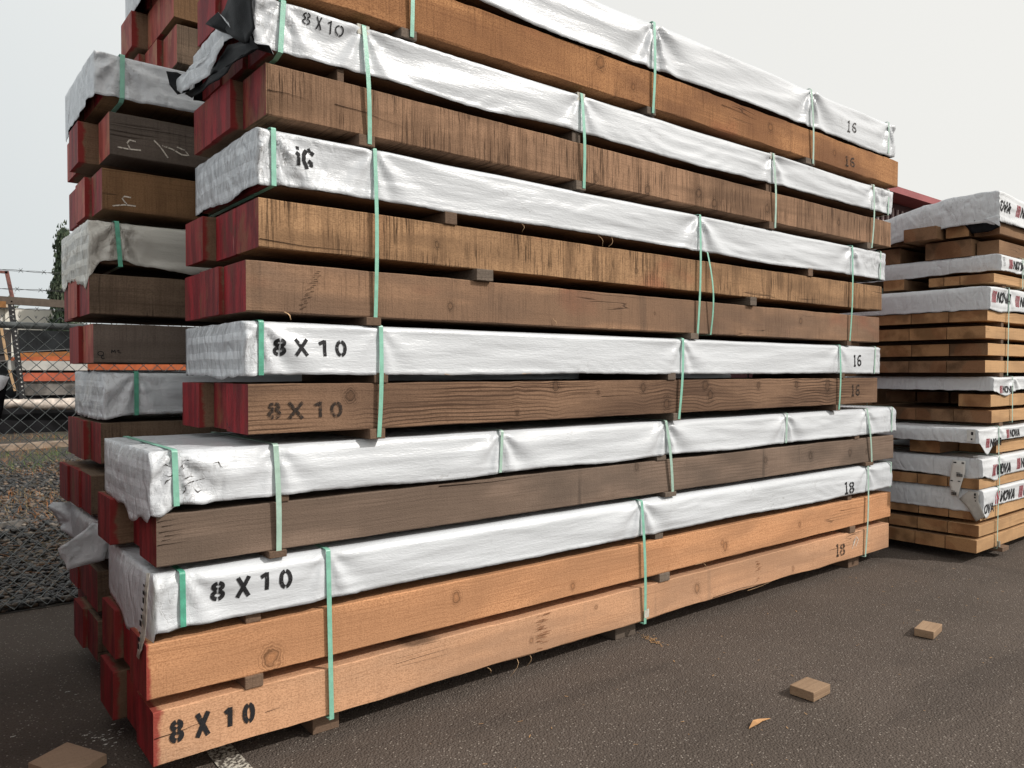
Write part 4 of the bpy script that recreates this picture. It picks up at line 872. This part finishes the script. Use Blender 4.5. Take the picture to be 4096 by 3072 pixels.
beam(p, 6.65, 9.9, 2.71, 2.95, .835, .930, W['rd'], EG[0], 77, name='plank'); beam(p, 7.0, 9.9, 2.42, 2.7, .835, .93, W['r'], EG[0], 78, name='plank')
for xx in (7.05, 8.3): bearer(p, xx, xx+.08, YQ+.02, 3.6, .8165, .835, 0)
qrow(p, .955, 1.04, 6.58, Y5, 46)
o, sf, _ = qwrap(p, 6.56, .945, 1.054, 42, [(6.96, .5)], sag=[(6.72, .10, .10)], toprag=.6)
logo(o, wsurf(sf), 6.70, .90, .072); logo(o, wsurf(sf), 7.12, .955, .07)
V, F = boxV(6.548, 6.550, 2.41, 2.47, .955, 1.045); q = mk('paper_label', V, F, plain('label_paper_dull', (.6, .6, .58), .6), p)
V, F = merge([boxV(6.546, 6.547, 2.425, 2.440, 1.005, 1.030), boxV(6.546, 6.547, 2.43, 2.442, .966, .980)]); mk('print_mark', V, F, INK, q)
qstrap(p, 6.96, 1.055, .83)
p = bundle('fourth plank bundle up in the right stack, brown plank ends with one plank pushed out', YQ, (6.8, YQ, 1.06), RG)
for xx in (7.0, 8.3): bearer(p, xx, xx+.08, YQ, 3.6, 1.056, 1.086, 0)
qrow(p, 1.088, 1.185, 6.85, Y4, 47, [EG[0], EG[1]], offs=[0, 0, .0, .02]); 
beam(p, 6.825, 9.9, 2.402, 2.64, 1.217, 1.315, W['r'], EG[0], 90, name='plank')
for k, yy in enumerate((2.66, 2.95, 3.24)): beam(p, 7.4, 9.9, yy, yy+.27, 1.217, 1.315, W['rd'], EG[1], 91+k, name='plank')
qrow(p, 1.36, 1.445, 6.85, Y4, 48)
o, sf, _ = qwrap(p, 6.838, 1.352, 1.456, 43, [(7.27, 1.)], sag=[(7.1, .05, .18)])
logo(o, wsurf(sf), 6.985, 1.325, .062)
qstrap(p, 7.245, 1.457, 1.08)
p = bundle('tallest plank bundle of the right stack, four rows of tan plank ends below wrap', YQ, (6.7, YQ, 1.46), RG)
for xx in (7.0, 8.3): bearer(p, xx, xx+.08, YQ, 3.6, 1.458, 1.493, 0)
qrow(p, 1.493, 1.589, 6.708, Y4, 49, [EG[2], EG[1]]); qrow(p, 1.63, 1.727, 6.76, Y4, 50, [EG[0], EG[0], EG[1]]); qrow(p, 1.766, 1.863, 6.71, Y4, 51, [EG[0]]); qrow(p, 1.906, 1.99, 6.745, Y4, 52, [EG[0]]); qrow(p, 2.03, 2.165, 6.76, Y4, 53)
for z_ in (1.589, 1.727, 1.863): 
    for xx in (7.05, 8.3): bearer(p, xx, xx+.05, YQ+.01, 3.6, z_, z_+.04, 0, 'spacer')
o, sf, _ = qwrap(p, 6.75, 2.0, 2.184, 44, [(7.13, .5)], toprag=1.5, sag=[(7.0, .02, .2)])
logo(o, wsurf(sf), 6.79, 2.05, .095); logo(o, wsurf(sf), 7.30, 2.04, .095)
qstrap(p, 7.15, 2.186, 1.47, 7.13)
p = bundle('sixth plank bundle up in the right stack, yellow plank row beneath a thin wrap', YQ, (6.85, YQ, 2.19), RG)
for xx in (7.1, 8.3): bearer(p, xx, xx+.08, YQ+.02, 3.6, 2.192, 2.218, 0)
qrow(p, 2.218, 2.29, 6.868, [2.4, 2.655, 2.78, 2.903], 54, [EG[0]]); beam(p, 6.90, 9.9, 3.12, 3.30, 2.218, 2.31, W['rd'], EG[0], 95, name='plank')
qrow(p, 2.33, 2.44, 6.98, Y4, 55)
o, sf, _ = qwrap(p, 6.965, 2.318, 2.454, 45, [(7.45, 1.)], endsag=[(2.7, -.01, .2)])
logo(o, wsurf(sf), 7.13, 2.345, .078)
B = [[(7.01+.018*j, 2.425-.012*i), (7.018+.018*j, 2.425-.012*i)] for i in range(6) for j in range(2)]
marking(o, B, .007, wsurf(sf), INK, 'printed_letters')
qstrap(p, 7.45, 2.456, 2.20)
p = bundle('topmost plank bundle of the right stack, timbers seen from below under a loose billowing wrap', YQ, (6.95, YQ, 2.46), RG)
beam(p, 6.95, 7.6, 2.60, 2.965, 2.46, 2.60, W['rd'], EG[1], 96, name='timber'); beam(p, 7.02, 9.9, 2.42, 2.585, 2.46, 2.575, W['rd'], EG[1], 97, name='timber')
beam(p, 7.9, 9.9, 2.60, 2.965, 2.46, 2.60, W['rd'], EG[1], 98, name='timber'); beam(p, 7.0, 9.9, 3.2, 3.55, 2.46, 2.60, W['rd'], EG[1], 98.5, name='timber')
beam(p, 6.84, 9.9, 2.83, 3.10, 2.62, 2.73, W['rd'], EG[1], 99, name='timber'); beam(p, 6.95, 9.9, 2.62, 2.80, 2.625, 2.73, W['rd'], EG[0], 100, name='timber'); beam(p, 7.0, 9.9, 2.41, 2.60, 2.62, 2.72, W['rd'], EG[1], 101, name='timber'); beam(p, 6.98, 9.9, 3.15, 3.4, 2.62, 2.73, W['rd'], EG[1], 102, name='timber')
beam(p, 7.1, 9.9, 2.45, 2.95, 2.745, 2.93, W['rd'], EG[1], 103, name='timber'); beam(p, 7.1, 9.9, 2.96, 3.5, 2.745, 2.87, W['rd'], EG[1], 104, name='timber')
o, sf, _ = wrap(p, 6.93, 9.95, YQ-.004, 3.55, 2.71, 2.952, WRAPG, 46, [(7.9, 1.)], rough=2.0, endamt=.6, endsag=[(2.42, .03, .05), (3.4, -.01, .2)], toprag=1.0)
for v in o.data.vertices:                                   # the back of the cover slumps
    yy = v.co.y; v.co.z -= .16*max(0, (yy-.35)/.8)**1.3*max(0, 1-v.co.x/1.6)
logo(o, wsurf(sf), 6.94, 2.79, .10, 3, first=1); logo(o, wsurf(sf), 7.30, 2.79, .10)
flap('wrap_flap', [(6.925, 2.66, 2.745), (6.925, 2.47, 2.745), (6.925, 2.395, 2.75), (6.925, 2.385, 2.66), (6.93, 2.47, 2.635), (6.935, 2.60, 2.64)], p, BLACKIN, .01, 3, 3, False)
flap('wrap_flap', [(6.92, 2.50, 2.745), (6.915, 2.395, 2.76), (6.915, 2.375, 2.66), (6.918, 2.43, 2.70)], p, WRAPG, .006, 3, 3, False)
qstrap(p, 7.9, 2.954, 2.46)
# stack glimpsed behind the right stack
p = bundle('pale blue white wrapped bundle glimpsed behind the upper right stack', 3.8, (7.6, 3.80, 2.1), None)
beam(p, 7.75, 10, 3.82, 5.1, 2.30, 2.50, W['rd'], EG[1], 105, name='timber')
wrap(p, 7.7, 10.2, 3.8, 5.2, 2.50, 2.79, WRAP, 50, [(8.2, 1.)], rough=2.2, endamt=.4)
strap(p, 7.9, 7.9, 3.8, 5.2, 2.795, 2.3, STRAPP, .018)
for q, zz in enumerate((.05, .5, .95, 1.4, 1.85)): 
    for k in range(4): beam(p, 7.75+.03*k, 10, 3.82+.33*k, 4.13+.33*k, zz, zz+.40, W['rd'], EG[1], 106+q*4+k, name='timber')
# ---------------------------------------------------------------- fence
GALV = plain('galvanised_steel', (.20, .215, .215), .45, .5, .2, 20, .5); RUST = plain('rusty_steel', (.16, .07, .06), .7, .3, .3, 12)
f = empty('chain_link_fence', (0, 5.68, 0), 'galvanised chain link fence with barbed wire on top, behind the rear stack', 'fence')
V, F = tube([(-4, 5.68, 1.79), (7, 5.68, 1.79)], .021, 14); mk('top_rail', V, F, GALV, f, None, True)
P_ = []; hw = .0445
for k in range(70):
    xk = -.6+k*hw; pts = []
    for i in range(43):
        right = (i+k) % 2; pts.append((xk+(hw if right else 0), 5.655+(.004 if right else -.004), .02+i*.0435))
    P_.append(tube(pts, .0033, 4))
    if k % 2: P_.append(tube([(xk, 5.655, 1.835), (xk-.006, 5.655, 1.852)], .002, 4)); P_.append(tube([(xk, 5.655, 1.835), (xk+.006, 5.657, 1.852)], .002, 4))
V, F = merge(P_); mk('wire_mesh', V, F, GALV, f)
for x in (-3.4, -.9, 3.0): V, F = tube([(x, 5.71, 0), (x, 5.71, 2.2)], .03, 12); mk('post', V, F, GALV, f, None, True)
for k, z in enumerate((1.90, 2.01, 2.12)):
    P_ = []
    for ph in (0, math.pi): P_.append(tube([(-3.4+i*.035, 5.69+.0035*math.cos(i*.9+ph), z+.004*math.sin(i*.9+ph)+.012*math.sin(i*.05+k)) for i in range(290)], .0015, 4))
    for i in range(80):
        x = -3.3+i*.125+.02*k; zz = z+.012*math.sin((x+3.4)/.035*.05+k)
        P_.append(tube([(x-.012, 5.685, zz-.014), (x+.010, 5.695, zz+.016)], .0013, 4)); P_.append(tube([(x+.012, 5.684, zz-.012), (x-.008, 5.695, zz+.014)], .0013, 4))
    V, F = merge(P_); mk('barbed_wire', V, F, plain('barbed_steel', (.12, .12, .12), .5, .5, metal=.5), f)
# ---------------------------------------------------------------- yard behind the fence
ORANGE = plain('orange_paint', (.34, .08, .022), .5, .4, .2, 3); OR2 = plain('ochre_paint', (.30, .12, .03), .5, .4, .25, 3); WHITEP = plain('white_paint_steel', (.40, .40, .38), .5, .4, .1, 3)
DARKM = plain('dark_sheet_metal', (.014, .016, .018), .7, .15, .4, 2); BLK = plain('black_steel', (.012, .012, .014), .5, .4, .3, 4)
r = empty('storage_rack', (2.4, 24, 0), 'black perforated rack upright carrying a long dark beam, behind the fence', 'storage rack')
def bar(name, par, a, b, h, d, mat):
    a = Vector(a); b = Vector(b); t = (b-a).normalized(); up = Vector((0, 0, 1)) if abs(t.z) < .8 else Vector((1, 0, 0))
    s_ = t.cross(up).normalized(); u_ = s_.cross(t)
    V = [q+s_*i*d/2+u_*j*h/2 for q in (a, b) for i, j in ((-1, -1), (1, -1), (1, 1), (-1, 1))]
    F = [(0, 1, 2, 3), (7, 6, 5, 4)]+[(i, i+4, (i+1) % 4+4, (i+1) % 4) for i in range(4)]
    return mk(name, V, F, mat, par)
U = bar('upright', r, (2.36, 24, 3.38), (2.68, 24, 0), .135, .1, BLK)
P_ = []
for i in range(30):
    t = i/30; c = Vector((2.36, 23.944, 3.34)).lerp(Vector((2.68, 23.944, 0)), t)
    V, F = tube([(c.x+.02, 23.947, c.z), (c.x+.02, 23.940, c.z)], .022, 8); P_.append((V, F))
V, F = merge(P_); mk('slot', V, F, WHITEP, U)
bar('beam', r, (-3, 24, 3.46), (6, 24, 3.30), .20, .12, plain('brown_beam', (.09, .07, .055), .6))
bar('arm_frame', r, (.5, 24, 4.13), (2.30, 24, 4.10), .07, .07, RUST); bar('arm_frame', r, (2.28, 24, 4.13), (2.40, 24, 3.45), .09, .07, RUST)
bar('end_plate', r, (1.7, 23.9, 3.25), (2.25, 23.9, 3.25), .16, .06, plain('bronze_plate', (.22, .10, .03), .6))
s_ = empty('steel_beams', (3, 24.5, .9), 'orange and white painted steel beams stacked behind the fence', 'steel beams')
bar('orange_beam', s_, (2.5, 24.6, 1.93), (6.2, 24.6, 2.12), .14, .2, OR2); bar('orange_beam', s_, (2.4, 24.4, 1.82), (5.6, 24.4, 1.95), .13, .15, ORANGE)
bar('orange_beam', s_, (4.0, 24.3, 1.84), (5.6, 24.3, 2.12), .05, .08, plain('pink_edge', (.65, .28, .18), .5)); bar('white_beam', s_, (2.3, 24.2, 1.67), (4.15, 24.2, 1.66), .25, .3, WHITEP)
bar('orange_beam', s_, (2.5, 24.1, 1.36), (6.0, 24.1, 1.36), .22, .25, plain('salmon_paint', (.38, .09, .045), .5, .4, .15, 3))
bar('orange_beam', s_, (4.2, 24.5, 1.66), (9.5, 24.5, 1.66), .22, .15, ORANGE); bar('crossmember', s_, (2.5, 24.2, 1.05), (6.0, 24.2, 1.05), .36, .3, plain('grey_crossmember', (.14, .13, .12), .7, .3, .4, 3))
for x in (2.42, 2.25): bar('stake', s_, (x, 23.8, 1.0+.8*(x < 2.3)), (x-.12, 23.8, 1.55+1.1*(x < 2.3)), .06, .06, plain('tan_stake', (.42, .28, .16), .7))
d_ = empty('flatbed_trailer', (3, 27, 0), 'dark trailer with ribbed black side panels beyond the steel beams', 'trailer')
bar('side_panel', d_, (-1, 27, 2.18), (2.65, 27, 2.18), 1.12, .3, plain('brown_black_panel', (.035, .028, .026), .6, .4, .3, 2)); bar('side_panel', d_, (2.85, 27, 2.18), (7.5, 27, 2.18), 1.12, .3, DARKM)
for k, z_ in enumerate((1.72, 1.80, 1.87, 2.10)): bar('rib', d_, (-1, 26.8, z_-.35), (7.5, 26.8, z_+.38), .022, .04, plain('grey_rail', (.15, .15, .15), .6))
bar('floor', d_, (-1, 27, 1.2), (7.5, 27, 1.2), 1.1, 2.5, DARKM)
# tarp covered pile
def mound():
    V = []; F = []; nx, ny = 60, 14
    for i in range(nx+1):
        for j in range(ny+1):
            x = -2+i*.11; t = j/ny; y = 22+t*2.2; taper = min(1, max(.05, (4.3-x)/1.6)); prof = min(1, t*3.2)**.5 if t < .5 else 1
            low = -.05+max(0, (x-1.8)*.24)
            z = max(0, .88*prof*(.9+.1*N3(x*1.7, t*3, 2)))+.05*N3(x*4, t*6, 0)*prof
            V.append((x, y, z))
    for i in range(nx):
        for j in range(ny): a = i*(ny+1)+j; F.append((a, a+ny+1, a+ny+2, a+1))
    return V, F
pile = empty('covered_pile', (1, 22, 0), 'black covered pile with a dusty pale sheet on top, behind the fence at left', 'covered pile')
V, F = mound(); o = mk('tarp', V, F, plain('black_tarp', (.007, .007, .008), .9, .08, .4, 2), pile, None, True)
V = []; F = []; nx = 70
for i in range(nx+1):
    x = -1+i*.075; top = .84+.04*N3(x*2.5, 0, 0)+.015*N3(x*9, 2, 0); bot = .62-.05*max(0, x-1.8)*.8+.05*N3(x*2, 5, 0)
    for j in range(6): t = j/5; V.append((x, 21.86-.10*math.sin(math.pi*t)+.03*N3(x*4, t*4, 3), bot+(top-bot)*t))
for i in range(nx):
    for j in range(5): a = i*6+j; F.append((a, a+6, a+7, a+1))
o = mk('pale_sheet', V, F, plain('dusty_sheet', (.50, .44, .39), .7, .3, .3, 5), pile, None, True); m_ = o.modifiers.new('thickness', 'SOLIDIFY'); m_.thickness = .04
o = bar('timber_kerb', None, (-3, 16.2, .055), (7, 18.9, .055), .11, .4, plain('kerb_timber', (.22, .17, .13), .8, .2, .3, 5)); tag(o, 'long weathered timber kerb lying across the weedy ground behind the fence', 'timber kerb')
o = bar('small_kerb', None, (-2, 8.1, .03), (.98, 8.8, .03), .06, .07, plain('grey_kerb', (.14, .13, .12), .8, .2, .3, 9)); o.name = 'fallen_pole'; tag(o, 'thin grey pole lying in the stones close behind the fence', 'pole')
# warehouse far left
wz = empty('warehouse', (2, 36, 0), 'low cream panelled warehouse on the skyline behind the fence', 'building')
V, F = boxV(-8, 5.3, 36, 46, 0, 4.0); mk('wall', V, F, plain('cream_wall', (.62, .61, .56), .8, .2, .04, 1), wz)
for x in (-5.2, -2.4, .4, 3.35): V, F = boxV(x, x+.18, 35.9, 36, 0, 3.99); mk('wall_joint', V, F, plain('joint_trim', (.70, .68, .60), .8), wz)
V, F = boxV(-8.1, 3.55, 35.5, 41, 4.0, 4.3); mk('roof', V, F, plain('tan_roof', (.50, .42, .32), .8), wz)
V, F = boxV(-8, 3.2, 37, 41, 4.3, 5.6); mk('upper_wall', V, F, plain('grey_wall', (.50, .51, .50), .8, .2, .04, 1), wz)
# conifer
def tree(x, y, h, rad, seed):
    random.seed(seed); t = empty('conifer', (x, y, 0), 'dark narrow conifer rising above the fence beside the rear stack', 'tree')
    V, F = tube([(x+.05*math.sin(i), y, h*.95*i/8) for i in range(9)], .22, 8, .03); mk('trunk', V, F, plain('bark', (.09, .065, .045), .9), t)
    P_ = []
    for i in range(26):
        z = h*(.08+.8*i/26); a = random.uniform(0, 6.28); l = rad*(1-(z/h)**2.2)*.8; P_.append(tube([(x, y, z), (x+math.cos(a)*l*.6, y+math.sin(a)*l*.6, z+l*.5), (x+math.cos(a)*l, y+math.sin(a)*l, z+l*1.1)], .04, 5, .01))
    V, F = merge(P_); mk('branches', V, F, plain('twig_bark', (.08, .06, .04), .9), t)
    V = []; F = []; mi = []
    for cl in range(260):
        z = h*random.uniform(.10, 1.0)**.8; z = min(z, h); k = z/h; rr = rad*max(.06, (1-k**2.4))*(.75+.45*N3(z*1.2, seed, 0)); a = random.uniform(0, 6.28)
        q = math.sqrt(random.random()); cx, cy = x+math.cos(a)*rr*q, y+math.sin(a)*rr*q; m0 = random.randint(0, 2)
        for lf in range(46):
            lx, ly, lz = cx+random.gauss(0, .10), cy+random.gauss(0, .10), z+random.gauss(0, .22)
            s = random.uniform(.03, .07); th = random.uniform(0, 6.28); n0 = len(V)
            V += [(lx-s*math.cos(th), ly-s*math.sin(th), lz), (lx+s*math.cos(th), ly+s*math.sin(th), lz), (lx+random.gauss(0, .02), ly, lz+s*3.2)]
            F.append((n0, n0+1, n0+2)); mi.append(m0 if random.random() < .8 else random.randint(0, 2))
    mk('crown', V, F, [plain('dark_needles', (.028, .045, .03), .8), plain('mid_needles', (.045, .07, .04), .8), plain('pale_needles', (.075, .095, .06), .8)], t, mi)
tree(5.22, 35.0, 6.75, .62, 4)
def shrub(x, y, h, rad, seed, label):
    random.seed(seed); t = empty('shrub', (x, y, 0), label, 'shrub'); V, F = tube([(x, y, 0), (x+.1, y, h*.6)], .06, 6, .02); mk('stem', V, F, plain('shrub_bark', (.09, .065, .045), .9), t)
    V = []; F = []; mi = []
    for cl in range(90):
        a = random.uniform(0, 6.28); q = math.sqrt(random.random())*rad; cx, cy, cz = x+math.cos(a)*q, y+math.sin(a)*q, h*(.35+.6*random.random()*(1-(q/rad)**2*.5))
        for lf in range(30):
            lx, ly, lz = cx+random.gauss(0, .12), cy+random.gauss(0, .12), cz+random.gauss(0, .10); s = random.uniform(.03, .06); th = random.uniform(0, 6.28); n0 = len(V)
            V += [(lx-s*math.cos(th), ly-s*math.sin(th), lz), (lx+s*math.cos(th), ly+s*math.sin(th), lz+.02), (lx, ly+.02, lz+s*1.8)]; F.append((n0, n0+1, n0+2)); mi.append(random.randint(0, 1))
    mk('foliage', V, F, [plain('olive_leaves', (.05, .07, .04), .8), plain('grey_leaves', (.13, .14, .11), .8)], t, mi)
shrub(5.55, 33.5, 3.7, .55, 8, 'bushy grey green shrub at the foot of the tall dark conifer'); shrub(3.75, 37.5, 4.95, .35, 9, 'thin wispy shrub top showing over the warehouse roof')
# red roofed building beyond the right stack
rb = empty('red_building', (28, 14, 0), 'red metal roofed building peeking over the right stack', 'building')
MAR = plain('maroon_metal', (.30, .07, .075), .5, .4, .1, 1); DKR = plain('dark_maroon', (.05, .012, .014), .6)
V, F = boxV(22, 46, 14, 26, 8.42, 8.68); mk('roof', V, F, MAR, rb)
V, F = boxV(22.2, 45.8, 14.9, 25.8, 0, 8.41); mk('wall', V, F, DKR, rb)
B = [boxV(22.5+i*.42, 22.60+i*.42, 14.83, 14.89, 7.55, 8.15) for i in range(30)]
SL = plain('pale_slats', (.42, .33, .33), .6)
for V, F in B: mk('vent_slat', V, F, SL, rb)
